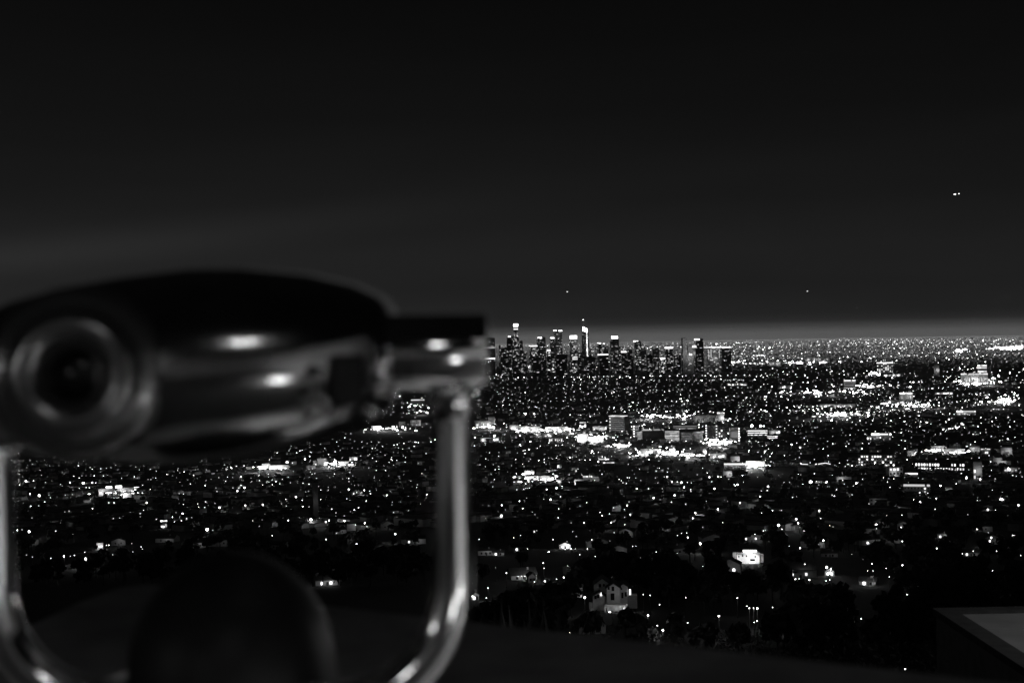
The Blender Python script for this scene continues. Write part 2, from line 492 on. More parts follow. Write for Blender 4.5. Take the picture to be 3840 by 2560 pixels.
    prof = [(.1205 * math.sin(t * math.pi / 26), .140 * math.cos(t * math.pi / 26)) for t in range(14)] + [(.122, -.01), (.122, -.06), (.085, -.09), (.075, -.16)]
    MB().lathe(prof, (0, 0, 1), (dc.x, .07, dc.z), 48, cap=False).build("pedestal_dome", M["dark_paint"], root)
    zb = FLOOR - O.z
    MB().lathe([(.075, dc.z - .15), (.07, dc.z - .4), (.085, zb + .12), (.17, zb + .06), (.19, zb + .02), (.19, zb)], (0, 0, 1), (dc.x, .07, 0), 40).build("pedestal", M["dark_paint"], root)
    MB().lathe([(.5, zb), (.5, zb + .05), (.47, zb + .07), (0, zb + .07)], (0, 0, 1), (dc.x, .07, 0), 48, smooth=False, cap=False).build("bounce_plinth", M["bounce_plinth"], root)  # unseen pale disc added to bounce light into the hub
coin_viewer()

def lower_terrace():
    # the lit terrace one level down at the right: low parapet round a pale floor, standing on a wall
    x0, x1, y0, y1 = 5.85, 15.0, 6.0, 20.0
    zt_ = EYE - 4.0
    root = thing("lower_terrace", "lit lower terrace corner with pale floor inside a dark coping", "terrace")
    def ring(m, a, z0, z1, w):
        m.box((x0 + w / 2 - a, (y0 + y1) / 2, (z0 + z1) / 2), (w, y1 - y0 + 2 * a, z1 - z0))
        m.box(((x0 + x1) / 2 + w / 2 - a / 2, y1 - w / 2 + a, (z0 + z1) / 2), (x1 - x0 - w + a, w, z1 - z0))
        return m
    m = MB()
    m.box((x0 + .14, (y0 + y1) / 2 - .05, zt_ - 3.1), (.24, y1 - y0 - .1, 6.0))
    m.box(((x0 + x1) / 2 + .1, y1 - .16, zt_ - 3.1), (x1 - x0 - .4, .24, 6.0))
    m.build("wall", M["concrete"], root)
    ring(MB(), 0, zt_ - .098, zt_, .27).build("coping", M["dark_coping"], root)
    fl = MB()
    ys = [y0 + .1, 10.0, 13.2, 16.4, 18.62, y1 - .31]
    for i in range(len(ys) - 1):
        for (xa, xb) in ((x0 + .27, 9.2), (9.22, 12.5), (12.52, x1)):
            g = .012
            fl.box(((xa + xb) / 2, (ys[i] + ys[i + 1]) / 2, zt_ - .125), (xb - xa - g, ys[i + 1] - ys[i] - .1, .2))
    fl.build("floor", M["low_floor"], root)
    # wall lamp on the building beside it, just outside the picture
    lm = thing("wall_lantern", "wall lantern lighting the lower terrace floor", "lantern", (11.5, 15.5, zt_ + 3.6))
    MB().lathe([(.16, 0), (.2, .1), (.2, .35), (.12, .42)], (0, 0, 1), (0, 0, 0), 20).build("shade", emis(6.0), lm)
    MB().tube([(0, 0, .40), (0, 0, .6), (.5, 0, .6)], .03, 8).build("bracket", M["pole"], lm)
    point_light((0, 0, -.25), 250, .15, lm)
lower_terrace()

def behind():
    # the lit building behind the photographer, with its lanterns: it is what the steel reflects
    root = thing("observatory_building", "pale rendered terrace walls with pilasters round the viewing terrace", "building")
    MB().box((-3.3, -11.5, FLOOR + 1.4), (13, .8, 2.8)).build("wall", M["concrete"], root)
    MB().box((3.6, -4.95, FLOOR - 1.0), (.7, 12.9, 7.6)).build("wall", M["stucco"], root)  # unseen right wall, set near and cut short for its reflection in the steel
    MB().box((-9.6, -4.6, FLOOR + 1.4), (.8, 13.0, 2.8)).build("wall", M["stucco_grey"], root)
    for i in range(6):
        MB().box((-9 + i * 2.3, -11.05, FLOOR + 1.3), (.6, .16, 2.6)).build("pilaster", M["concrete"], root)
    MB().box((-3.4, -11.5, FLOOR + 2.92), (12.8, 1.1, .22)).build("cornice", M["coping"], root)
    lam = MB().lathe([(.10, .0), (.16, .05), (.20, .18), (.20, .34), (.15, .44), (.06, .48)], (0, 0, 1), (0, 0, 2.35), 24).mesh("globe", emis(26.0, True))
    pol = MB().lathe([(.17, 0), (.17, .06), (.1, .14), (.055, .3), (.045, 2.2), (.09, 2.3), (.11, 2.35)], (0, 0, 1), (0, 0, 0), 20, cap=True).mesh("pole", M["pole"])
    spots = [((-3.6, -6.5), "terrace lamp post behind the photographer, far left", 26), ((-7.8, -3.0), "terrace lamp post by the low left wall", 60)]
    t = thing("lamp_post", "tall twin globe lamp post directly behind the photographer", "lamp post", (.55, -3.6, FLOOR), R(8), "terrace lamp posts")
    gm = MB().lathe([(.06, .0), (.11, .05), (.13, .14), (.12, .24), (.08, .3), (.03, .32)], (0, 0, 1), (0, 0, 0), 24).mesh("globe", emis(17.0, True))
    for sx in (-.2, .2):
        o = link("globe", gm, t); o.location = (sx, 0, 3.74 + sx * .2)
    MB().lathe([(.17, 0), (.17, .06), (.1, .14), (.055, .3), (.045, 3.3), (.05, 3.5)], (0, 0, 1), (0, 0, 0), 20).tube([(-.2, 0, 3.72), (-.16, 0, 3.5), (.16, 0, 3.5), (.2, 0, 3.77)], .03, 8).build("pole", M["pole"], t)
    for (x, y), lb, p in spots:
        t = thing("lamp_post", lb, "lamp post", (x, y, FLOOR), 0, "terrace lamp posts")
        link("globe", lam, t); link("pole", pol, t)
behind()

def added_washers():
    """unseen linear lights added at the foot of the walls for bright strips in the steel"""
    t = thing("added_washer", "added unseen linear light at the foot of the low left wall", "wall light", (-8.8, -4.5, FLOOR), 0, "terrace wall lights")
    MB().box((0, 0, .05), (.16, 9, .1)).build("housing", M["pole"], t)
    d = bpy.data.lights.new("added_wall_light", 'AREA'); d.shape = 'RECTANGLE'; d.size = .1; d.size_y = 8.8; d.energy = 9
    o = link("added_wall_light", d, t); o.location = (0, 0, .13); o.rotation_euler = (0, math.pi - R(28), 0)
    t = thing("added_washer", "added unseen linear light at the foot of the tall right wall", "wall light", (2.5, -4.4, FLOOR), 0, "terrace wall lights")
    MB().box((0, 0, .05), (.16, 9.0, .1)).box((-.1, 0, .15), (.02, 9.0, .3)).build("housing", M["pole"], t)  # upright lip added to hide the light line from the steel
    d = bpy.data.lights.new("added_wall_light", 'AREA'); d.shape = 'RECTANGLE'; d.size = .1; d.size_y = 8.8; d.energy = WALLW
    o = link("added_wall_light", d, t); o.location = (0, 0, .13); o.rotation_euler = (0, math.pi + R(40), 0)
    t = thing("added_washer", "added unseen linear light at the foot of the back wall", "wall light", (-3.3, -10.2, FLOOR), 0, "terrace wall lights")
    MB().box((0, 0, .05), (12, .16, .1)).build("housing", M["pole"], t)
    d = bpy.data.lights.new("added_wall_light", 'AREA'); d.shape = 'RECTANGLE'; d.size = 11.8; d.size_y = .1; d.energy = 70
    o = link("added_wall_light", d, t); o.location = (0, -.02, .13); o.rotation_euler = (math.pi + R(25), 0, 0)
WALLW = 66
added_washers()

def added_bollards():
    """unseen knee high lights added for the low highlights on the steel"""
    hd = MB().lathe([(.085, .0), (.1, .03), (.1, .2), (.08, .22)], (0, 0, 1), (0, 0, .45), 20).mesh("light_ring", emis(17.0, True))
    bd = MB().lathe([(.12, 0), (.11, .03), (.09, .06), (.09, .45)], (0, 0, 1), (0, 0, 0), 20).mesh("post", M["pole"])
    cp = MB().lathe([(.11, .67), (.115, .70), (.08, .74), (0, .75)], (0, 0, 1), (0, 0, 0), 20, cap=False).mesh("cap", M["pole"])
    for x, y, lb in ((.75, -1.1, "added unseen bollard light just behind the photographer"), (2.0, -.6, "added unseen bollard light by the tall right wall")):
        t = thing("added_bollard", lb, "bollard light", (x, y, FLOOR), 0, "added terrace bollard lights")
        link("light_ring", hd, t); link("post", bd, t); link("cap", cp, t)
added_bollards()

def added_rail_light():
    """unseen strip lights added under the parapet coping for highlights in the steel"""
    for a, b, p, lb in ((Vector((.75, 1.28, PAR - .15)), Vector((3.0, -.12, PAR - .15)), 62, "added strip light under the coping of the right parapet"),
                        (Vector((-.28, 1.93, PAR - .15)), Vector((.36, 1.53, PAR - .15)), 7, "added short strip light under the coping behind the coin viewer")):
        d = b - a; rz = math.atan2(d.y, d.x); ln = d.length
        t = thing("added_coping_light", lb, "strip light", (a + b) / 2, rz, "added strip lights under the coping")
        MB().box((0, .0, .0), (ln, .05, .03)).build("housing", M["pole"], t)
        l = bpy.data.lights.new("added_strip_light", 'AREA'); l.shape = 'RECTANGLE'; l.size = ln - .05; l.size_y = .04; l.energy = p; l.spread = R(120)
        o = link("added_strip_light", l, t); o.location = (0, -.03, -.02); o.rotation_euler = (R(30), 0, 0)
added_rail_light()

# ================================================================== SKYLINE
WIN = {}
def win_mesh(s):
    if s not in WIN: WIN[s] = MB().box((0, 0, 0), (1, 1, 1)).mesh("lit_window", emis(s))
    return WIN[s]
def add_window(parent, x, y, z, w, d, h, s, name="lit_window", rz=0.0):
    o = link(name, win_mesh(s), parent)
    o.location = (x, y, z); o.scale = (w, d, h); o.rotation_euler = (0, 0, rz)
    return o
SW = (.2, .5, 1.0, 1.8, 3.2)
def tower(label, tiers, dist, nwin=36, yaw=22, caps=(), mat="facade", bright=1.0, lowbright=0, name="tower", depth=.75, cat="tower", group="downtown towers", flood=0):
    """tiers: (u0, u1, vtop[, vbottom]) boxes from the ground; caps: lit roof bands (u0,u1,v0,v1,strength)"""
    ua, ub = min(t[0] for t in tiers), max(t[1] for t in tiers)
    mid = (ua + ub) / 2
    c = at(mid, 1330, dist)
    gz = float(zt(c.x, c.y))
    psi = R(yaw)
    root = thing(name, label, cat, (c.x, dist, gz), psi, group)
    m = dist / FPX
    boxes = []
    for k, t in enumerate(tiers):
        W = (t[1] - t[0]) * m
        w = W / (math.cos(psi) + depth * abs(math.sin(psi))); d = w * depth
        top = at((t[0] + t[1]) / 2, t[2], dist).z - gz
        X = ((t[0] + t[1]) / 2 - mid) * m
        lx, ly = X * math.cos(psi), -X * math.sin(psi)
        ly += k * 1.5; lx += k * 1.5 * math.tan(psi) * 0
        z0 = -2.0
        MB().box((0, 0, 0), (w, d, top - z0)).build("tower_block", M[mat], root).location = (lx, ly, (top + z0) / 2)
        # a parapet / plant room on the roof
        MB().box((lx + w * .08, ly, top + 1.6), (w * .45, d * .5, 3.2)).build("plant_room", M["facade"], root)
        boxes.append((lx, ly, w, d, top))
    tot = sum((b[2] * b[4]) for b in boxes)
    for (lx, ly, w, d, top) in boxes:
        n = int(min(95, nwin * 1.6) * w * top / tot)
        cand = []
        for i in range(n):
            fl = 8 + (rng.random() ** (1.0 if not lowbright else 1.7)) * max(4, top - 14)
            fl = round(fl / 4) * 4
            front = rng.random() < .72
            ln = min(w * .8, rng.choice((4, 6, 6, 9, 14)))
            s = SW[min(4, max(0, int(rng.gauss(1.7, 1.1) * bright)))]
            if front:
                cand.append((lx + rng.uniform(-w / 2 + ln / 2, w / 2 - ln / 2), ly - d / 2 - .1, fl, ln, .6, 2.0, s))
            else:
                sx = 1 if yaw < 0 else -1
                ln = min(d * .8, ln)
                cand.append((lx + sx * (w / 2 + .1), ly + rng.uniform(-d / 2 + ln / 2, d / 2 - ln / 2), fl, .6, ln, 2.0, s))
        for cnd in cand:
            if cnd[2] < top - 3: add_window(root, *cnd)
    if flood:
        point_light((0, -55, boxes[0][4] * .55), flood, 4, root); point_light((0, -50, boxes[0][4] * .9), flood * .5, 4, root)  # unseen lights without fixtures, added to grey the facade
    for (u0, u1, v0, v1, s) in caps:
        p0, p1 = at(u0, v0, dist), at(u1, v1, dist)
        w = (u1 - u0) * m / (math.cos(psi) + depth * .5 * abs(math.sin(psi)))
        X = ((u0 + u1) / 2 - mid) * m
        h = (v1 - v0) * m
        z = (p0.z + p1.z) / 2 - gz
        best = min(boxes, key=lambda b: abs(b[0] - X * math.cos(psi)))
        o = MB().box((0, 0, 0), (w, best[3] * 1.0 + .8, h)).build("lit_crown", emis(s), root)
        o.location = (X * math.cos(psi), best[1] - .6, z)
    return root

D0 = 8900
tower("dark slab tower at the left end of the skyline with two glowing floors", [(1812, 1857, 1267)], 8700, 16, 8, [(1800, 1856, 1302, 1304, 1.4), (1795, 1856, 1342, 1346, 2.2)])
tower("wide dark block with a rooftop stack left of the tallest round tower", [(1872, 1910, 1305), (1871, 1877, 1295)], 8500, 30, 14, lowbright=1)
tower("square shouldered tower joined to the left of the tallest round tower", [(1901, 1924, 1266), (1910, 1930, 1262)], 9000, 30, 14, [(1908, 1915, 1260, 1263, 4.0)])
tower("dark block joined to the right of the tallest round tower", [(1949, 1961, 1278), (1950, 1963, 1300), (1960, 1974, 1327)], 8950, 30, 14, lowbright=1)
tower("low block with a bright roof edge left of the twin lit tower", [(1985, 2017, 1298)], 8600, 46, 18, [(1987, 2014, 1295, 1299, 2.0)], bright=1.2)
tower("mid height tower full of lit floors with one bright roof box", [(2013, 2047, 1267), (2022, 2047, 1264)], 8800, 58, 18, [(2020, 2029, 1264, 1269, 5.0)], bright=1.3)
tower("narrow low block with bright rooms beside the tall stepped tower", [(2051, 2064, 1316)], 8500, 14, 10, [(2052, 2063, 1311, 1316, 4.0)], bright=1.3)
tower("tall black slab tower with a broken bright roofline", [(2078, 2109, 1240)], 8850, 56, 12, [(2078, 2086, 1237, 1241, 3.0), (2094, 2108, 1238, 1242, 4.0)])
tower("lower wing with a glowing roof beside the tall black slab", [(2063, 2080, 1268)], 8840, 22, 12, [(2065, 2078, 1265, 1269, 5.0)])
tower("tower with a wide glowing lantern top standing left of the sail topped spire", [(2137, 2166, 1272)], 8700, 70, 10,
      [(2140, 2163, 1258, 1269, 7.0), (2138, 2164, 1270, 1272, 2.0), (2143, 2165, 1338, 1341, 1.4), (2143, 2165, 1345, 1348, 1.2)], bright=1.2)
tower("dark low block between the lantern topped tower and the sail topped spire", [(2166, 2182, 1322)], 8300, 6, 10)
tower("slim tower under the lit crane right of the sail topped spire", [(2208, 2218, 1306)], 8700, 12, 10)
tower("broad squat tower with floodlit roof right of the crane", [(2240, 2271, 1287), (2268, 2282, 1300)], 8900, 40, 16, [(2242, 2251, 1285, 1289, 3.0), (2258, 2266, 1287, 1290, 3.0)])
tower("low dark hall with a bright ledge in front of the broad squat tower", [(2243, 2281, 1332)], 8300, 6, 10, [(2242, 2280, 1327, 1331, 1.6)])
tower("dark rounded tower with one glowing sign box on its roof", [(2288, 2310, 1278), (2294, 2322, 1272), (2318, 2329, 1301)], 8600, 56, 14, [(2296, 2316, 1260, 1269, 6.0)])
tower("small block with a lit roof right of the sign box tower", [(2330, 2349, 1322)], 8500, 8, 10, [(2330, 2348, 1317, 1321, 3.0)])
tower("low dotted block midway between the sign box tower and the curved tower", [(2351, 2370, 1310)], 8700, 16, 10)
tower("stepped tower with a curved right shoulder and crown lights", [(2380, 2404, 1279), (2404, 2416, 1291), (2414, 2424, 1302)], 8900, 46, 12, [(2377, 2383, 1277, 1281, 3.0), (2387, 2392, 1277, 1280, 2.5)])
tower("dark stub tower right of the curved shoulder tower", [(2447, 2472, 1308)], 8700, 14, 10)
tower("bright white lit base block below the stub towers", [(2472, 2494, 1342)], 8200, 26, 10, [(2474, 2493, 1341, 1346, 2.5)], bright=1.5)
tower("stub tower with a glowing flat roof", [(2494, 2523, 1306)], 8800, 20, 10, [(2495, 2522, 1301, 1306, 4.0)])
tower("tall grey slab, left one of the pair right of the skyline", [(2556, 2577, 1267)], 8600, 5, 16, mat="facade_pale", flood=40000)
tower("wide pale block between the pair of slabs right of the skyline", [(2577, 2603, 1296), (2564, 2606, 1328)], 8650, 22, 10, [(2580, 2592, 1327, 1331, 2.5)], mat="facade_pale", flood=26000)
tower("right one of the pair of slabs, black glass top with a bright sign", [(2606, 2637, 1270), (2603, 2636, 1302)], 8500, 34, 10, [(2607, 2622, 1270, 1275, 3.5), (2599, 2607, 1296, 1302, 3.5)])
tower("long low apartment block with a glowing roofline and lit fins", [(2642, 2704, 1303)], 8600, 50, 8,
      [(2644, 2658, 1301, 1304, 1.2), (2664, 2678, 1300, 1304, 2.2), (2684, 2700, 1300, 1303, 2.6), (2650, 2652, 1310, 1346, .7), (2659, 2661, 1308, 1340, .9), (2691, 2693, 1308, 1342, .7)], mat="facade_pale", flood=15000)
tower("dark block at the right end of the skyline with a lit roof edge", [(2705, 2741, 1307)], 8600, 8, 8, [(2706, 2741, 1300, 1304, 1.6)])
for (u0, u1, vt, lb) in [(1918, 1950, 1338, "low dark block at the foot of the tallest round tower"), (1992, 2040, 1340, "low banded block in front of the mid height tower"),
                         (2085, 2130, 1330, "low block with few lights in front of the tall black slab"), (2180, 2230, 1338, "low lit block at the foot of the sail topped spire"),
                         (2340, 2378, 1336, "low dim block in front of the dotted block"), (2425, 2446, 1330, "low lit block left of the dark stub tower"),
                         (2526, 2555, 1332, "low lit block left of the pair of slabs")]:
    tower(lb, [(u0, u1, vt)], 8100, 14, rng.uniform(-15, 15), lowbright=0, bright=.9, group="low downtown blocks", name="office_block", cat="building")

def round_tower():
    d = 8950; m = d / FPX; c = at(1936, 1330, d); gz = float(zt(c.x, d))
    root = thing("tower", "tallest round stepped tower with a glowing crown", "tower", (c.x, d, gz), 0, "downtown towers")
    def Z(v): return at(1936, v, d).z - gz
    prof = [(21, -2), (21, Z(1300)), (19.5, Z(1299)), (19.5, Z(1268)), (17.5, Z(1267)), (17.5, Z(1255)), (15.5, Z(1254)), (15.5, Z(1240)), (13.5, Z(1239)), (13.5, Z(1229)), (9, Z(1228)), (9, Z(1222))]
    MB().lathe(prof, (0, 0, 1), (0, 0, 0), 20, smooth=False).build("tower_shaft", M["facade"], root)
    for (v0, v1, r, s) in ((1214, 1224, 16, 7.0), (1231, 1236, 13.9, 1.5)):
        for k in range(6 if s > 5 else 1):
            if s > 5:
                a = -math.pi / 2 + (k - 2.5) * .62
                add_window(root, math.cos(a) * r * .8, math.sin(a) * r * .8, (Z(v0) + Z(v1)) / 2, 9.5, 3, Z(v0) - Z(v1), s, "lit_crown", a + math.pi / 2)
            else:
                MB().lathe([(r, Z(v1)), (r, Z(v0))], (0, 0, 1), (0, 0, 0), 20).build("lit_crown", emis(s), root)
    MB().lathe([(14, Z(1225)), (14, Z(1213)), (9, Z(1212)), (3, Z(1211))], (0, 0, 1), (0, 0, 0), 20).build("crown", M["facade"], root)
    for i in range(90):
        z = 10 + rng.random() * (Z(1240) - 10); z = round(z / 4) * 4
        r = np.interp(z, [p[1] for p in prof], [p[0] for p in prof])
        a = -math.pi / 2 + rng.uniform(-1.1, 1.1)
        add_window(root, math.cos(a) * r, math.sin(a) * r, z, rng.choice((4, 6, 9)), 1.0, 2.2, rng.choice(SW[:4]), "lit_window", a + math.pi / 2)
round_tower()

def sail_tower():
    d = 8800; m = d / FPX; c = at(2195, 1330, d); gz = float(zt(c.x, d))
    root = thing("tower", "sail topped tower with a thin spire and one glowing edge", "tower", (c.x, d, gz), 0, "downtown towers")
    def P(u, v): q = at(u, v, d); return (q.x - c.x, q.z - gz)
    def prism(poly, y0, y1, name, mat):
        n = len(poly)
        vs = [(x, y0, z) for x, z in poly] + [(x, y1, z) for x, z in poly]
        MB().add(vs, [tuple(range(n)), tuple(reversed(range(n, 2 * n)))] + [(i, (i + 1) % n + 0, (i + 1) % n + n, i + n)[::-1] for i in range(n)]).build(name, mat, root)
    prism([P(2181, 1420), P(2209, 1420), P(2209, 1300), P(2207, 1250), P(2204, 1242), P(2196, 1244), P(2183, 1241), P(2182, 1262)], -16, 16, "tower_shaft", M["facade"])
    prism([P(2185, 1243), P(2202, 1247), P(2203, 1238), P(2201, 1231), P(2195, 1229), P(2190, 1226), P(2185.3, 1225)], -12, 10, "lit_sail", emis(5.0))
    a, b = P(2186.7, 1226), P(2187, 1199)
    MB().tube([(a[0], 0, a[1] - 2), (b[0], 0, b[1])], [1.3, .5], 8).build("spire", M["facade_pale"], root)
    o = MB().lathe([(0, -3.2), (2.2, -2.2), (3.2, 0), (2.2, 2.2), (0, 3.2)], (0, 0, 1), (0, 0, 0), 12, cap=False).build("beacon", emis(5.0), root); o.location = (b[0], 0, b[1])
    for i in range(26):
        t = i / 25; u = 2199.5 + 3.5 * t; p = P(u, 1246 + 100 * t)
        add_window(root, p[0] + rng.uniform(-1, 1), -16.3, p[1], rng.uniform(5, 9), 1, 4.6, rng.choice((1.2, 2.2, 2.2, 4.0)), "lit_edge")
    for i in range(26):
        p = P(rng.uniform(2184, 2207), rng.uniform(1252, 1340))
        add_window(root, p[0], -16.3, p[1], 5, 1, 2, rng.choice(SW[:2]), "lit_window")
sail_tower()

def crane():
    d = 8750; c = at(2214, 1330, d); gz = float(zt(c.x, d))
    root = thing("tower_crane", "lit construction crane on the slim tower right of the sail topped spire", "crane", (c.x, d, gz))
    def P(u, v, y=0): q = at(u, v, d); return (q.x - c.x, y, q.z - gz)
    MB().tube([P(2214.5, 1308), P(2214.5, 1290)], 1.0, 6).build("mast", emis(.5), root)  # mast and jib glow themselves in place of light falling on them
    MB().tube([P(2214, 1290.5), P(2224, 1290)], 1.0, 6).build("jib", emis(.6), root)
crane()

# ================================================================== MID DISTANCE: single lit buildings
def building(name, cat, label, u0, u1, vt, vb, parts, wall="stucco_grey", depth=.6, yaw=0.0, group=None):
    """one block standing on the plain; parts: ('rows',n,s) ('grid',r,c,p,s) ('front',s) ('roof',s) ('sign',s,frac) ('flood',watts) ('dots',side,n,s)"""
    mid = (u0 + u1) / 2
    g = ground_hit(mid, vb)[0]
    d = math.hypot(g[0], g[1]); m = d / FPX
    W = (u1 - u0) * m; H = max(3.0, (vb - vt) * m)
    az = -math.atan2(g[0], g[1])
    psi = R(yaw); D = max(6.0, min(40.0, W * depth))
    w = W / (math.cos(psi) + min(1, D / W) * abs(math.sin(psi)))
    root = thing(name, label, cat, (g[0], g[1], g[2] - .3), az + psi, group)
    yb = 0.0                                   # front wall plane
    MB().box((0, D / 2, H / 2), (w, D, H)).build("wall", M[wall], root)
    MB().box((0, D / 2, H + .25), (w + .6, D + .6, .5)).build("roof", M["roof"], root)
    for p in parts:
        k = p[0]
        if k == 'rows':
            for i in range(p[1]):
                z = H * (i + .55) / (p[1] + .1)
                cuts = sorted([-w / 2 + .3, w / 2 - .3] + [rng.uniform(-w / 2, w / 2) for _ in range(rng.randint(1, 3))])
                for a, b in zip(cuts, cuts[1:]):
                    if b - a > 1.5: add_window(root, (a + b) / 2, yb - .1, z, b - a - .8, .3, H / p[1] * .38, p[2] * rng.choice((.6, 1, 1.5)), "window_band")
        elif k == 'grid':
            r, c_, pr, s = p[1:]
            for i in range(r):
                for j in range(c_):
                    lit = rng.random() < pr
                    x = -w / 2 + w * (j + .5) / c_; z = H * (i + .55) / (r + .1)
                    if lit: add_window(root, x, yb - .1, z, w / c_ * .55, .3, H / r * .5, s * rng.choice((.5, 1, 1.6)))
                    elif W > 14:
                        o = link("window", DARKWIN, root); o.location = (x, yb - .05, z); o.scale = (w / c_ * .5, .2, H / r * .45)
        elif k == 'front':
            x = -w * .47
            while x < w * .45:
                ln = min(rng.uniform(2.0, 7.5), w * .47 - x)
                if rng.random() < .68 and ln > 1:
                    hh = H * rng.uniform(.18, .5)
                    add_window(root, x + ln / 2, yb - .1, H * rng.uniform(.12, .3) + hh / 2, ln * .86, .4, hh, round(p[1] * rng.choice((.12, .3, .6, 1.0)), 2), "shop_front")
                x += ln + .3
        elif k == 'roof':
            x = -w * .5
            while x < w * .47:
                ln = min(rng.uniform(w * .15, w * .6), w * .5 - x)
                add_window(root, x + ln / 2, D * .3, H + .9, ln, D * .8, max(.6, m * 2.6), round(p[1] * rng.choice((.3, .6, 1.0)), 2), "lit_canopy")
                x += ln + rng.choice((0, 0, w * .08))
        elif k == 'sign':
            add_window(root, w * p[2], yb + .6, H + m * 4.5, w * .3 + 2, .8, m * 7, p[1], "roof_sign")
        elif k == 'flood':
            n = max(1, min(4, int(w / 14)))
            for i in range(n):
                point_light((-w / 2 + w * (i + .5 + rng.uniform(-.3, .3)) / n, yb - 6.5, max(3.5, H * .5)), .42 * p[1] / n * rng.uniform(.5, 1.5), .5, root)
        elif k == 'dots':
            for i in range(p[2]):
                add_window(root, w * p[1], yb - .2, H * (i + .6) / (p[2] + .2), max(.9, m * 4.5), .5, max(.8, m * 4), p[3], "gallery_lamp")
    return root
DARKWIN = MB().box((0, 0, 0), (1, 1, 1)).mesh("window", M["window"])

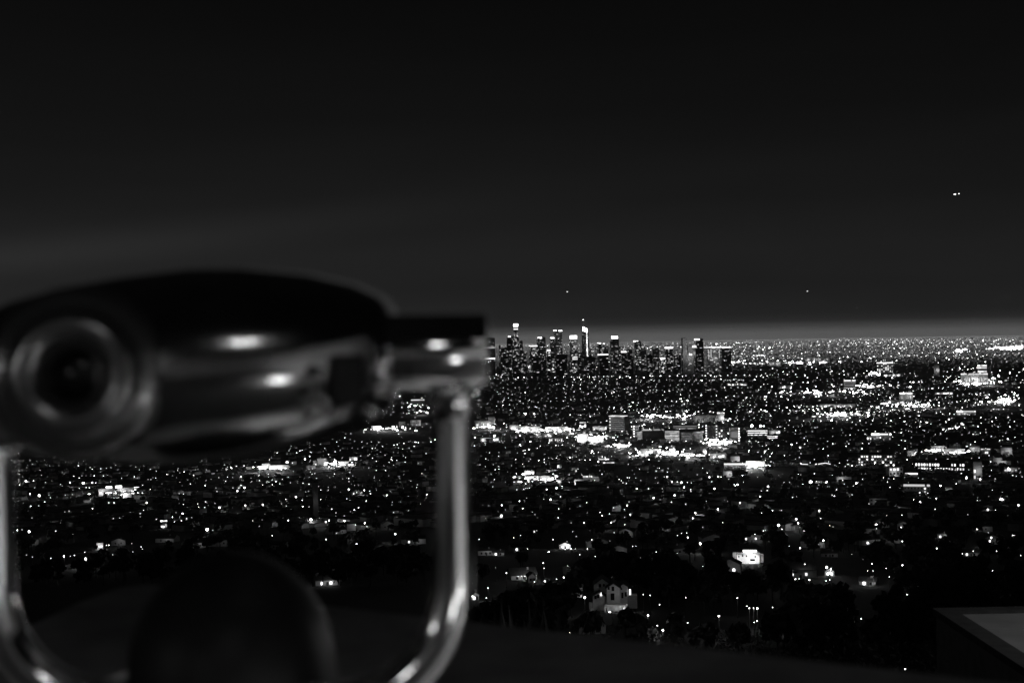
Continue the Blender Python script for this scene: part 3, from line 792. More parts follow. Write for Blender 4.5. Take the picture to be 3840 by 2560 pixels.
BL = [
    # (name, category, label, u0,u1,vt,vb, parts, wall, yaw)
    ("office_tower", "tower", "banded office tower with two faces, right of the brightest shop block", 2278, 2350, 1561, 1624, [('rows', 8, .11), ('roof', 1.0), ('dots', -.45, 5, 1.2)], "stucco_grey", -24),
    ("office_block", "building", "stepped lit stair block right of the banded office tower", 2372, 2398, 1592, 1640, [('dots', -.3, 5, 2.6), ('rows', 4, .3)], "stucco_grey", 8),
    ("office_block", "building", "small striped wing left of the plain dark block", 2388, 2410, 1617, 1648, [('rows', 6, .9)], "stucco_grey", 6),
    ("office_block", "building", "plain dark block left of the seven row lit block", 2409, 2492, 1613, 1650, [('roof', .5)], "facade", 4),
    ("office_block", "building", "lit block with seven rows of glowing floors", 2492, 2550, 1614, 1656, [('rows', 7, .75)], "stucco_grey", -6),
    ("office_block", "building", "dark three floor block right of the seven row lit block", 2550, 2598, 1620, 1658, [('rows', 4, .1)], "stucco_grey", -18),
    ("office_block", "building", "grey sided low block with a lit eave right of the dark three floor block", 2600, 2640, 1622, 1656, [('roof', .6), ('flood', 600)], "stucco_grey", 20),
    ("office_block", "building", "pair of banded low roofs beyond the seven row lit block", 2524, 2614, 1593, 1610, [('rows', 2, .35)], "stucco_grey", 0),
    ("office_block", "building", "wide grey hall with a white lit end tower", 2600, 2692, 1556, 1584, [('flood', 5200), ('front', .25)], "stucco", 0),
    ("office_tower", "tower", "white lit end tower of the wide grey hall", 2690, 2717, 1549, 1584, [('flood', 9000), ('roof', 2.2)], "stucco", 0),
    ("apartment_tower", "tower", "dark tower with a dotted lamp column on its left edge", 2645, 2690, 1590, 1646, [('dots', -.42, 6, 2.4), ('dots', .45, 5, 1.3)], "facade", -4),
    ("apartment_tower", "tower", "dark tower with scattered dots, middle one of the three lamp column towers", 2694, 2736, 1598, 1650, [('grid', 5, 5, .22, 1.5)], "facade", 4),
    ("apartment_tower", "tower", "ribbed tower with a bright lamp column on its right edge", 2738, 2775, 1602, 1656, [('dots', .42, 6, 3.2), ('rows', 1, .3), ('flood', 2500)], "stucco_grey", 4),
    ("shop_building", "shop", "low shop with a row of glaring canopy lamps near the chrome arm", 1801, 1872, 1640, 1656, [('dots', -.36, 1, 9), ('dots', -.16, 1, 9), ('dots', .04, 1, 9), ('dots', .24, 1, 9), ('dots', .4, 1, 6), ('flood', 9000)], "stucco", 0),
    ("shop_building", "shop", "bright white box sign building left of the sloping lit store", 1830, 1856, 1563, 1590, [('front', 2.2), ('flood', 3000)], "stucco", 0),
    ("shop_building", "shop", "sloping lit store at the chrome arm's right edge", 1782, 1850, 1578, 1600, [('front', 2.0), ('flood', 5200)], "stucco", 6),
    ("shop_building", "shop", "glowing store, left one of the floodlit pair", 1910, 1944, 1593, 1612, [('front', 2.4), ('flood', 5200)], "stucco", 0),
    ("shop_building", "shop", "broad floodlit store with blazing yard lamps", 1944, 1986, 1597, 1618, [('flood', 9000), ('dots', .28, 1, 9)], "stucco", 0),
    ("shop_building", "shop", "right one of the floodlit stores with twin blazing lamps", 1986, 2026, 1598, 1622, [('flood', 11000), ('dots', -.1, 1, 9), ('front', 1.2)], "stucco", 0),
    ("shop_building", "shop", "long store with a flat lit fascia between the floodlit stores and the brightest block", 2044, 2104, 1600, 1617, [('flood', 5600), ('front', .9)], "stucco", 0),
    ("shop_building", "shop", "glowing store at the corner left of the brightest shop block", 2104, 2128, 1598, 1616, [('front', 3.2), ('flood', 3000)], "stucco", 0),
    ("billboard", "billboard", "bright rectangular billboard beyond the brightest shop block", 2174, 2198, 1585, 1604, [('roof', 1.0), ('front', 5.0)], "facade", 0),
    ("shop_building", "shop", "brightest shop block of the whole city with a white glare", 2166, 2206, 1626, 1660, [('flood', 26000), ('front', 4.0)], "stucco", 0),
    ("shop_building", "shop", "long blazing canopy joined to the brightest shop block", 2206, 2264, 1641, 1660, [('roof', 6.0), ('front', 6.0), ('flood', 15000)], "stucco", 0),
    ("shop_building", "shop", "row of lit shopfronts beyond the long blazing canopy", 2222, 2276, 1597, 1614, [('flood', 6500), ('front', 1.6)], "stucco", 0),
    ("shop_building", "shop", "low curved arcade in front of the fascia store", 2030, 2070, 1622, 1640, [('front', 1.6), ('flood', 3200)], "stucco", 0),
    ("shop_building", "shop", "dim arcade with lit columns below the curved arcade", 2058, 2110, 1640, 1660, [('grid', 1, 7, .5, 1.1), ('flood', 1200)], "stucco_grey", 0),
    ("shop_building", "shop", "white roofed depot left of the grey warehouse", 1915, 1938, 1627, 1644, [('front', .9)], "stucco", 0),
    ("shop_building", "shop", "wide glowing yard building under the plain dark block", 2436, 2480, 1682, 1704, [('front', 2.6), ('flood', 6000)], "stucco", 0),
    ("shop_building", "shop", "big glaring shop with a peaked sign under the seven row lit block", 2488, 2544, 1690, 1708, [('front', 4.0), ('flood', 12000), ('sign', 3.0, .1)], "stucco", 0),
    ("shop_building", "shop", "bright corner shop left of the glaring peaked shop", 2402, 2432, 1682, 1714, [('front', 3.0), ('flood', 5000)], "stucco", 0),
    ("shop_building", "shop", "small tall white sign shop right of the glaring peaked shop", 2636, 2650, 1682, 1704, [('front', 6.0), ('flood', 2000)], "stucco", 0),
    ("shop_building", "shop", "angled lit hall between the glaring peaked shop and the tall sign shop", 2556, 2600, 1696, 1712, [('front', 1.3), ('flood', 5000)], "stucco", 10),
    ("shop_building", "shop", "flat roofed lit market in front of the three lamp column towers", 2664, 2724, 1698, 1720, [('front', 2.6), ('flood', 3600)], "stucco_grey", 0),
    ("shop_building", "shop", "white glowing drum shaped shop left of the domed garage roof", 2740, 2774, 1710, 1730, [('front', 4.0), ('flood', 3500)], "stucco", 0),
    ("shop_building", "shop", "long low canopy running left from the domed garage roof", 2716, 2800, 1742, 1752, [('roof', 1.0), ('front', .4)], "stucco_grey", 0),
    ("garage", "garage", "domed garage with a blazing forecourt", 2798, 2868, 1728, 1756, [('flood', 16000), ('front', 5.0), ('dots', -.3, 1, 9), ('dots', .0, 1, 9), ('dots', .35, 1, 9)], "stucco", 0),
    ("house", "house", "pale cube house with a slanting lit ramp left of the domed garage", 2712, 2744, 1766, 1786, [('flood', 3000), ('front', .6)], "stucco", 0),
    ("office_block", "building", "three striped bright floors under the twin glaring lamps", 2804, 2878, 1610, 1634, [('rows', 3, 2.4)], "facade", 0),
    ("shop_building", "shop", "bright rounded shop right of the three striped bright floors", 2884, 2926, 1612, 1628, [('front', 3.5), ('flood', 3500)], "stucco", 0),
    ("office_block", "building", "two thin bright floors below the bright rounded shop", 2876, 2916, 1632, 1644, [('rows', 2, 2.2)], "facade", 0),
    ("diner", "diner", "diner under a long bright billboard band", 3270, 3340, 1630, 1650, [('roof', 4.5), ('front', .5), ('dots', -.05, 1, 2)], "stucco_grey", 0),
    ("shop_building", "shop", "small bright box just left of the billboard diner", 3252, 3268, 1634, 1650, [('front', 4.0)], "stucco", 0),
    ("apartment_block", "building", "terraced apartment block with two rows of bright windows", 3222, 3352, 1706, 1748, [('grid', 4, 14, .48, 1.9), ('flood', 1500)], "stucco_grey", 0),
    ("office_block", "building", "long building with a row of tall bright windows", 3436, 3612, 1734, 1766, [('grid', 2, 18, .74, 1.8)], "facade", -3),
    ("house", "house", "angular white house with stacked lit decks", 3332, 3390, 1752, 1796, [('grid', 3, 4, .5, 2.2), ('flood', 2600)], "stucco", 18),
    ("shop_building", "shop", "row of bright lamps on a low roof right of the angular white house", 3396, 3440, 1778, 1792, [('roof', 3.2)], "stucco_grey", 0),
    ("hall", "hall", "pale hip roofed hall lit from below", 3138, 3194, 1786, 1806, [('flood', 2600)], "stucco", 8),
    ("hotel", "building", "hotel with a glowing white rooftop and dotted lamps", 3392, 3484, 1824, 1860, [('roof', 2.0), ('grid', 3, 8, .3, 1.0), ('flood', 300)], "stucco_grey", 0),
    ("house", "house", "old house behind trees with two porch lamps", 3262, 3326, 1868, 1894, [('grid', 2, 4, .12, 2.0), ('flood', 420)], "stucco_grey", 0),
    ("shop_building", "shop", "rounded glowing arcade at the far right beyond the trees", 3756, 3794, 1678, 1706, [('flood', 5500), ('front', 1.6)], "stucco", 0),
    ("shop_building", "shop", "slanting lit roof left of the rounded glowing arcade", 3720, 3762, 1716, 1742, [('flood', 2600)], "stucco", 28),
    ("shop_building", "shop", "long hazy lit yard, left part", 3494, 3540, 1672, 1692, [('front', 1.8), ('flood', 7000)], "stucco", 0),
    ("shop_building", "shop", "long hazy lit yard, middle part with glaring lamps", 3542, 3612, 1682, 1704, [('front', 1.2), ('flood', 9000), ('dots', .1, 1, 8)], "stucco", 0),
    ("shop_building", "shop", "peaked bright kiosk right of the long hazy lit yard", 3638, 3674, 1676, 1694, [('front', 2.6), ('flood', 5000)], "stucco", 0),
    ("shop_building", "shop", "flat bright building right of the peaked kiosk", 3680, 3712, 1686, 1702, [('front', 1.2), ('roof', .8)], "stucco", 0),
    ("shop_building", "shop", "slanted bright house above the long window row building", 3404, 3432, 1690, 1714, [('flood', 3600), ('front', 1.2)], "stucco", 10),
    ("church", "church", "floodlit steeple house behind trees at the far right", 3652, 3682, 1734, 1800, [('flood', 2600), ('grid', 3, 3, .4, 1.6)], "stucco_grey", 0),
    ("house", "house", "white gate house with a lamp at the far right", 3768, 3816, 1752, 1768, [('front', 1.6), ('dots', -.1, 1, 6)], "stucco", 0),
    ("shop_building", "shop", "lit stores row left of the pointed chapel, left part", 1962, 1984, 1782, 1798, [('flood', 3200)], "stucco", 0),
    ("shop_building", "shop", "blazing triple lamp store beyond the terraced white shop", 1966, 2004, 1764, 1780, [('flood', 9000), ('dots', -.2, 1, 9), ('dots', .05, 1, 9), ('dots', .35, 1, 9)], "stucco", 0),
    ("shop_building", "shop", "white three floor shop with crowded lit windows", 1979, 2018, 1783, 1808, [('grid', 3, 7, .6, 2.0), ('flood', 4500)], "stucco", 0),
    ("shop_building", "shop", "plain pale hall joined to the white three floor shop", 2018, 2066, 1783, 1804, [('flood', 4200)], "stucco", 0),
    ("shop_building", "shop", "long white lit shed beyond the plain pale hall", 2036, 2092, 1760, 1772, [('flood', 5200), ('front', .8)], "stucco", 0),
    ("shop_building", "shop", "tilted lit canopy beyond the long white shed", 2064, 2106, 1740, 1754, [('flood', 2400)], "stucco", 10),
    ("house", "house", "round arched glowing porch by the pointed chapel", 2144, 2164, 1752, 1772, [('front', 3.0), ('flood', 1200)], "stucco", 0),
    ("house", "house", "white shop wing right of the pointed chapel", 2154, 2188, 1796, 1820, [('flood', 5200), ('front', 1.6)], "stucco", 0),
    ("shop_building", "shop", "low lit canopy with two bars right of the pointed chapel", 2186, 2224, 1788, 1800, [('roof', 2.6)], "stucco_grey", 0),
    ("shop_building", "shop", "dark store with a lit top edge and bright end", 2262, 2304, 1736, 1766, [('roof', 1.4)], "facade", 0),
    ("shop_building", "shop", "small store with a long bright awning beyond the dark store", 2244, 2284, 1723, 1732, [('roof', 2.4)], "facade", 0),
    ("market", "shop", "bright market at the far left, main lit wall with a roof sign", 440, 500, 1828, 1852, [('flood', 8000), ('front', .8), ('sign', 6.0, -.4)], "stucco", -4),
    ("market", "shop", "bright market annexe with a rooftop light box", 372, 424, 1832, 1858, [('front', 1.2), ('flood', 4200), ('sign', 6.0, .2)], "stucco", 0),
    ("shop_building", "shop", "white shop at the right end of the bright market", 524, 544, 1836, 1852, [('front', 5.0)], "stucco", 0),
    ("shop_building", "shop", "long lit awning between the market and its white end shop", 490, 522, 1830, 1842, [('roof', 4.0)], "stucco_grey", 0),
    ("cottage", "house", "two tier glowing cottage alone in the dark", 603, 626, 1956, 1982, [('roof', 3.5), ('front', 4.0)], "stucco", 0),
    ("house", "house", "white glowing house front in the dark lower left", 364, 386, 2034, 2056, [('flood', 2600), ('front', 2.0)], "stucco", 0),
    ("house", "house", "white glowing house right of the two tier cottage", 770, 786, 1976, 1996, [('front', 3.2), ('flood', 1200)], "stucco", 0),
    ("supermarket", "shop", "glaring supermarket strip, left white box", 983, 1012, 1738, 1760, [('front', 5.0), ('flood', 5200)], "stucco", 0),
    ("supermarket", "shop", "glaring supermarket strip, long wall with crowded lamps", 1012, 1082, 1743, 1760, [('front', 3.2), ('flood', 9000)], "stucco", 0),
    ("shop_building", "shop", "square bright sign house beyond the supermarket strip", 1072, 1088, 1724, 1736, [('front', 6.0)], "stucco", 0),
    ("shop_building", "shop", "upright bright sign house right of the supermarket strip", 1174, 1188, 1726, 1744, [('front', 6.0)], "stucco", 0),
    ("shop_building", "shop", "grey textured hall right of the upright sign house", 1190, 1224, 1718, 1744, [('flood', 1800)], "stucco_grey", 0),
    ("shop_building", "shop", "bright crowded shop midway along the left boulevard", 1272, 1308, 1729, 1746, [('front', 3.0), ('flood', 3200)], "stucco", 0),
    ("shop_building", "shop", "bright slanting shop near the yoke arm on the left boulevard", 1310, 1340, 1712, 1728, [('front', 4.0), ('flood', 3200)], "stucco", 0),
    ("apartment_block", "building", "white lit corner block under the viewer's head", 1393, 1428, 1596, 1612, [('grid', 2, 5, .7, 2.4), ('flood', 4200)], "stucco", 0),
    ("apartment_block", "building", "grid windowed pale block left of the chrome arm", 1540, 1578, 1574, 1596, [('grid', 3, 6, .35, .5), ('flood', 1500)], "stucco", 0),
    ("apartment_block", "building", "dim pale block beside the grid windowed block", 1496, 1520, 1580, 1596, [('flood', 500)], "stucco", 0),
    ("hall", "hall", "hilltop hall with a double row of lamps behind the trunnion", 1542, 1592, 1500, 1516, [('roof', .9), ('front', .5)], "stucco_grey", 0),
    ("apartment_tower", "tower", "slender dim apartment slab standing alone left of the chrome arm", 1175, 1196, 1808, 1950, [('flood', 300)], "stucco_grey", 10),
    ("monument", "tower", "slim floodlit shaft beneath the viewer's head", 768, 777, 1690, 1736, [('flood', 6500)], "stucco", 0),
    ("parking_deck", "building", "lit deck with a long bright roof near the skyline's right end", 2639, 2708, 1348, 1366, [('front', 1.8), ('flood', 9000)], "stucco", 0),
    ("arena", "arena", "low arena with a bright strip right of the skyline", 2789, 2866, 1355, 1366, [('front', 3.5)], "stucco_grey", 0),
    ("arena", "arena", "pale lit drum right of the low arena", 2884, 2928, 1354, 1372, [('front', .7), ('flood', 16000)], "stucco", 0),
    ("warehouse", "building", "floating bright roof strip beyond the pale drum", 2822, 2872, 1326, 1335, [('front', 4.0)], "stucco_grey", 0),
    ("warehouse", "building", "wide hazy lit warehouse on the plain right of the pale drum", 3020, 3110, 1338, 1356, [('front', .6), ('flood', 20000)], "stucco", 0),
    ("warehouse", "building", "long bright twin strip on the far plain", 3374, 3442, 1327, 1335, [('front', 4.0)], "stucco_grey", 0),
    ("office_block", "building", "gridded block with a white roof on the plain", 3290, 3348, 1362, 1402, [('grid', 6, 8, .4, 1.3), ('roof', 4.0)], "facade", 0),
    ("warehouse", "building", "bright white slab in front of the gridded block", 3304, 3388, 1398, 1412, [('front', 2.6)], "stucco", 0),
    ("round_tower", "tower", "egg shaped lit tower on the right plain", 3504, 3522, 1369, 1408, [('flood', 9000), ('front', .4)], "stucco", 0),
    ("office_tower", "tower", "black slab tower standing in the glow on the right plain", 3702, 3718, 1360, 1420, [], "facade", 0),
    ("store", "shop", "huge lit store with dotted yard lamps on the right plain", 3608, 3700, 1404, 1440, [('front', 1.2), ('flood', 24000), ('roof', 1.2)], "stucco", 0),
    ("store", "shop", "white roofed store beside the black slab tower", 3668, 3702, 1372, 1400, [('roof', 3.0), ('rows', 2, 1.2)], "stucco", 0),
    ("office_block", "building", "grey office cube with a lit top band on the right plain", 3166, 3208, 1428, 1460, [('roof', 2.6), ('rows', 3, .25), ('flood', 1500)], "stucco_grey", 0),
    ("warehouse", "building", "long lit warehouse strip across the right plain", 3076, 3204, 1515, 1526, [('front', 1.4), ('flood', 9000)], "stucco", 0),
    ("warehouse", "building", "bright flat roofed strip right of the dark residential belt", 2726, 2802, 1434, 1446, [('front', 2.6)], "stucco", 0),
    ("warehouse", "building", "two tier lit strip right of the bright flat roofed strip", 2920, 2970, 1444, 1458, [('front', 3.0)], "stucco", 0),
    ("store", "shop", "white box store with a tall lit gable on the right plain", 3376, 3422, 1476, 1502, [('roof', 3.0), ('flood', 5200), ('front', 1.0)], "stucco", 0),
    ("store", "shop", "crowded glowing store in front of the white box store", 3324, 3390, 1500, 1514, [('front', 3.5)], "stucco", 0),
    ("warehouse", "building", "long pale strip on the far right boulevard", 3508, 3572, 1468, 1478, [('front', 3.0)], "stucco", 0),
    ("warehouse", "building", "lit shed with a bright eave at the far right", 3590, 3656, 1544, 1556, [('roof', 2.2), ('front', .8)], "stucco", 0),
]
for b in BL:
    building(b[0], b[1], b[2], b[3], b[4], b[5], b[6], b[7], b[8], .6, b[9])

# ================================================================== HILLSIDE HOUSES
def house_at(label, u0, u1, vt, vb, lit=1, yaw=0.0, pale=False, rise=.35, watts=0, group=None, s=2.5, n_win=2):
    mid = (u0 + u1) / 2
    g = ground_hit(mid, vb)[0]; d = math.hypot(g[0], g[1]); m = d / FPX
    W = (u1 - u0) * m; T = (vb - vt) * m
    h = T * (1 - rise); az = -math.atan2(g[0], g[1])
    D = max(7.0, W * .8)
    root = thing("house", label, "house", (g[0], g[1], g[2] - .2), az + R(yaw), group)
    # gables face the camera when the house is narrow, eaves when it is wide
    eave = W > 1.9 * T
    body = MB(); rf = MB()
    if eave:
        body.gable(D, W, h, T * rise); rf.roof(D, W, h, T * rise, .5)
    else:
        body.gable(W, D, h, T * rise); rf.roof(W, D, h, T * rise, .5)
    rot = R(90) if eave else 0
    o = body.build("wall", M["stucco" if pale else "stucco_grey"], root); o.rotation_euler = (0, 0, rot)
    o = rf.build("roof", M["roof"], root); o.rotation_euler = (0, 0, rot)
    fy = -D / 2
    ch = MB().box((W * .2, fy * .3, h + T * rise * .9), (.8, .8, 1.6)).build("chimney", M["stucco_grey"], root)
    for i in range(n_win):
        x = W * ((i + .5) / n_win - .5) * .8
        on = i < lit
        if on: add_window(root, x, fy - .05, h * .55, 1.1, .15, 1.3, s, "lit_window")
        else:
            w = link("window", DARKWIN, root); w.location = (x, fy - .03, h * .55); w.scale = (1.1, .12, 1.3)
    dr = MB().box((0, 0, 0), (1.0, .12, 2.1)).build("door", M["door"], root); dr.location = (W * .04, fy - .04, 1.2)
    if watts:
        point_light((W * .2, fy - 4.5, 4.2), watts, .3, root)
    return root

def villa():
    g = ground_hit(2300, 2290)[0]; d = math.hypot(g[0], g[1]); m = d / FPX
    root = thing("house", "gabled three storey villa with arched porch and two porch lamps", "house", (g[0], g[1], g[2] - .4), -math.atan2(g[0], g[1]))
    gz = g[2] - .4
    def X(u): return (u - 2300) * m
    def Z(v): return (2290 - v) * m + .4
    def wing(u0, u1, v_eave, v_ridge, y0, dep, yaw=0, mat="stucco"):
        w = (u1 - u0) * m; h = Z(v_eave); r = Z(v_ridge) - h
        for nm, mb, mt in (("wall", MB().gable(w, dep, h, r), M[mat]), ("roof", MB().roof(w, dep, h, r, .45), M["roof"])):
            o = mb.build(nm, mt, root); o.location = (X((u0 + u1) / 2), y0 + dep / 2, 0); o.rotation_euler = (0, 0, R(yaw))
    wing(2276, 2326, 2204, 2188, 0, 9)            # main gable
    wing(2228, 2292, 2200, 2177, 4.5, 8)          # rear gable
    wing(2224, 2272, 2236, 2222, 1.0, 8)          # left wing
    wing(2322, 2356, 2206, 2196, 3.5, 8)          # right wing
    # porch with arched openings
    pw = X(2350) - X(2268)
    MB().box((X(2309), -1.6, Z(2262)), (pw, 3.0, .35)).build("porch_roof", M["stucco"], root)
    for u in (2270, 2281, 2303, 2320, 2334, 2348):
        MB().box((X(u), -2.9, Z(2277)), (.5 if u < 2320 else .9, .4, Z(2264) - Z(2290) + .3)).build("porch_pillar", M["stucco"], root)
    MB().box((X(2338), -.4, Z(2276)), (X(2352) - X(2322), .3, Z(2262) - Z(2290))).build("porch_wall", M["stucco"], root)
    for (u, v, w, h, y) in [(2284, 2204, .7, 1.0, 0), (2300, 2206, .9, 1.5, 0), (2298, 2236, 1.3, 2.4, 0), (2251, 2203, .9, 1.2, 4.5), (2266, 2201, .6, .9, 4.5),
                            (2234, 2240, .8, 1.2, 1), (2244, 2236, .7, 1.2, 1), (2332, 2212, .5, 1.0, 3.5), (2335, 2238, .7, 2.0, 3.5), (2348, 2234, .7, 1.6, 3.5), (2268, 2232, .9, .8, 1)]:
        wd = link("window", DARKWIN, root); wd.location = (X(u), y - .03, Z(v)); wd.scale = (w, .14, h)
    add_window(root, X(2255), .9, Z(2228), .45, .15, 1.1, 3.0)
    add_window(root, X(2364), 3.2, Z(2225), .6, .3, 1.9, 2.0, "lit_arch")
    MB().box((X(2372), 5.0, Z(2262)), (X(2392) - X(2356), 4, Z(2240) - Z(2290))).build("side_wall", M["stucco_grey"], root)
    MB().box((X(2216), -.5, Z(2272)), (X(2222) - X(2210), .4, Z(2256) - Z(2290))).build("gate_pier", M["stucco"], root)
    # porch lamps
    for (u, v, y) in ((2287, 2283, -5.0), (2336, 2276, -1.2)):
        o = MB().lathe([(0, -.3), (.26, -.18), (.34, 0), (.26, .2), (0, .3)], (0, 0, 1), (0, 0, 0), 14, cap=False).build("porch_lamp", emis(9.0), root)
        o.location = (X(u), y, Z(v))
        point_light((X(u), y - .5, Z(v) + .2), 120 if u > 2300 else 60, .25, root)
    point_light((X(2334), -8, Z(2220)), 190, .3, root)
villa()

def mansion():
    g = ground_hit(2807, 2112)[0]; d = math.hypot(g[0], g[1]); m = d / FPX
    root = thing("house", "floodlit white mansion with a bright balustrade and arched garage", "house", (g[0], g[1], g[2] - .3), -math.atan2(g[0], g[1]))
    def X(u): return (u - 2807) * m
    def Z(v): return (2112 - v) * m + .3
    MB().box((X(2806), 5, Z(2100)), (X(2848) - X(2764), 10, Z(2076) - Z(2118))).build("wall", M["stucco"], root)
    MB().box((X(2811), 6.5, Z(2074)), (X(2836) - X(2788), 7, Z(2064) - Z(2080))).build("upper_storey", M["stucco"], root)
    MB().box((X(2811), 6.5, Z(2063)), (X(2840) - X(2784), 8, .4)).build("roof", M["roof"], root)
    for i in range(9):
        add_window(root, X(2790 + i * 5.6), 2.8, Z(2068), .75, .3, 1.0, 4.0, "lit_window")
    for i in range(14):
        MB().box((X(2768 + i * 6), .2, Z(2075)), (.3, .3, .8)).build("baluster", M["stucco"], root)
    MB().box((X(2806), .2, Z(2072.6)), (X(2850) - X(2762), .35, .2)).build("balustrade_rail", M["stucco"], root)
    for (u, v, w, h) in ((2786, 2083, .8, 1.1), (2772, 2086, .7, 1.0), (2800, 2084, .7, 1.0), (2832, 2086, .8, 1.1), (2822, 2100, 2.6, 1.5)):
        wd = link("window", DARKWIN, root); wd.location = (X(u), -.03, Z(v)); wd.scale = (w, .14, h)
    add_window(root, X(2821), -.05, Z(2107), 2.8, .2, .8, 3.0, "garage_light")
    MB().box((X(2756), 3, Z(2090)), (X(2762) - X(2750), 3, Z(2078) - Z(2112))).build("side_wing", M["stucco"], root)
    MB().box((X(2856), 3, Z(2094)), (X(2862) - X(2850), 3, Z(2082) - Z(2112))).build("side_wing", M["stucco"], root)
    for u in (2776, 2806, 2836): point_light((X(u) + rng.uniform(-2, 2), -4.2, 3.0), 750, .4, root)
    point_light((X(2811), -1.5, Z(2066)), 600, .3, root)
mansion()

house_at("long low house with a white lit front and dark pitched roof", 1908, 2006, 2126, 2170, 0, 12, True, .45, 900, n_win=3)
house_at("small glowing pavilion with a lit upper lantern", 2098, 2140, 2030, 2056, 2, 0, True, .3, 1600, s=4.0)
house_at("dim pale house by the chrome arm with a stepped wall", 1792, 1852, 2052, 2080, 0, 0, True, .25, 150, n_win=3)
house_at("dim pale annexe joined right of the house by the chrome arm", 1846, 1890, 2060, 2080, 1, 0, True, .3, 170)
house_at("grey house with a lit kerb in front, right of the long low house", 1978, 2008, 2144, 2180, 0, 6, False, .3, 90)
house_at("small white cottage with a bright end wall", 3228, 3286, 2162, 2190, 1, -8, True, .35, 420, s=3.0)
house_at("grey house behind the lamp right of the white mansion", 2908, 2944, 2080, 2124, 0, 0, False, .3, 70)
house_at("grey garden house beneath the small lamps right of the mansion", 3080, 3140, 2062, 2086, 0, 0, False, .3, 60)
house_at("grey house with a flat glowing window on the right slope", 3516, 3552, 1996, 2018, 1, 0, True, .2, 130)
house_at("long dim bungalow under the lamps on the right slope", 3608, 3672, 2058, 2082, 1, 0, False, .35, 160)
house_at("tiny lit house by the chrome arm below the long low house", 1764, 1790, 2212, 2246, 1, 10, True, .3, 220)
house_at("dark roofed house below the villa with a dim curved wall", 2160, 2262, 2312, 2372, 0, 14, False, .35, 45)
house_at("glowing porch house deep in the trees inside the yoke", 1180, 1262, 2156, 2192, 2, 6, True, .3, 260, s=3.0)
house_at("bright garden court house beside the lamp cluster", 3094, 3128, 2126, 2156, 2, 0, True, .3, 500)

# random dark houses among them, each its own thing
cand = []
tries = 0
while len(cand) < 84 and tries < 4000:
    tries += 1
    if rng.random() < .68: u, v = rng.uniform(1800, 3820), rng.uniform(1850, 2170)
    else: u, v = rng.uniform(80, 1580), rng.uniform(1830, 2060)
    if 2740 < u < 2880 and 2040 < v < 2130: continue
    if any(abs(u - c[0]) < 60 and abs(v - c[1]) < 22 for c in cand): continue
    if any(abs(u - mk[1]) < 90 and abs(v - mk[2]) < 45 for mk in MARKS): continue
    cand.append((u, v))
ph = []
for u, v in cand: ph.append((rng.choice(("dark gabled house", "dim tiled roof house", "shadowed low house")), u, v))
labs = place_labels(ph)
for (u, v), lb in zip(cand, labs):
    g = ground_hit(u, v)[0]; d = math.hypot(g[0], g[1]); m = d / FPX
    w = rng.uniform(10, 18) / m; t = rng.uniform(5.5, 8.5) / m
    lit = rng.choice((0, 0, 1, 1, 2))
    house_at(lb, u - w / 2, u + w / 2, v - t, v, lit, rng.uniform(-35, 35), rng.random() < .5, rng.uniform(.28, .4), rng.choice((0, 0, 40, 90, 160)), "dark houses on the slope", rng.choice((1.2, 2.5, 4.0)))

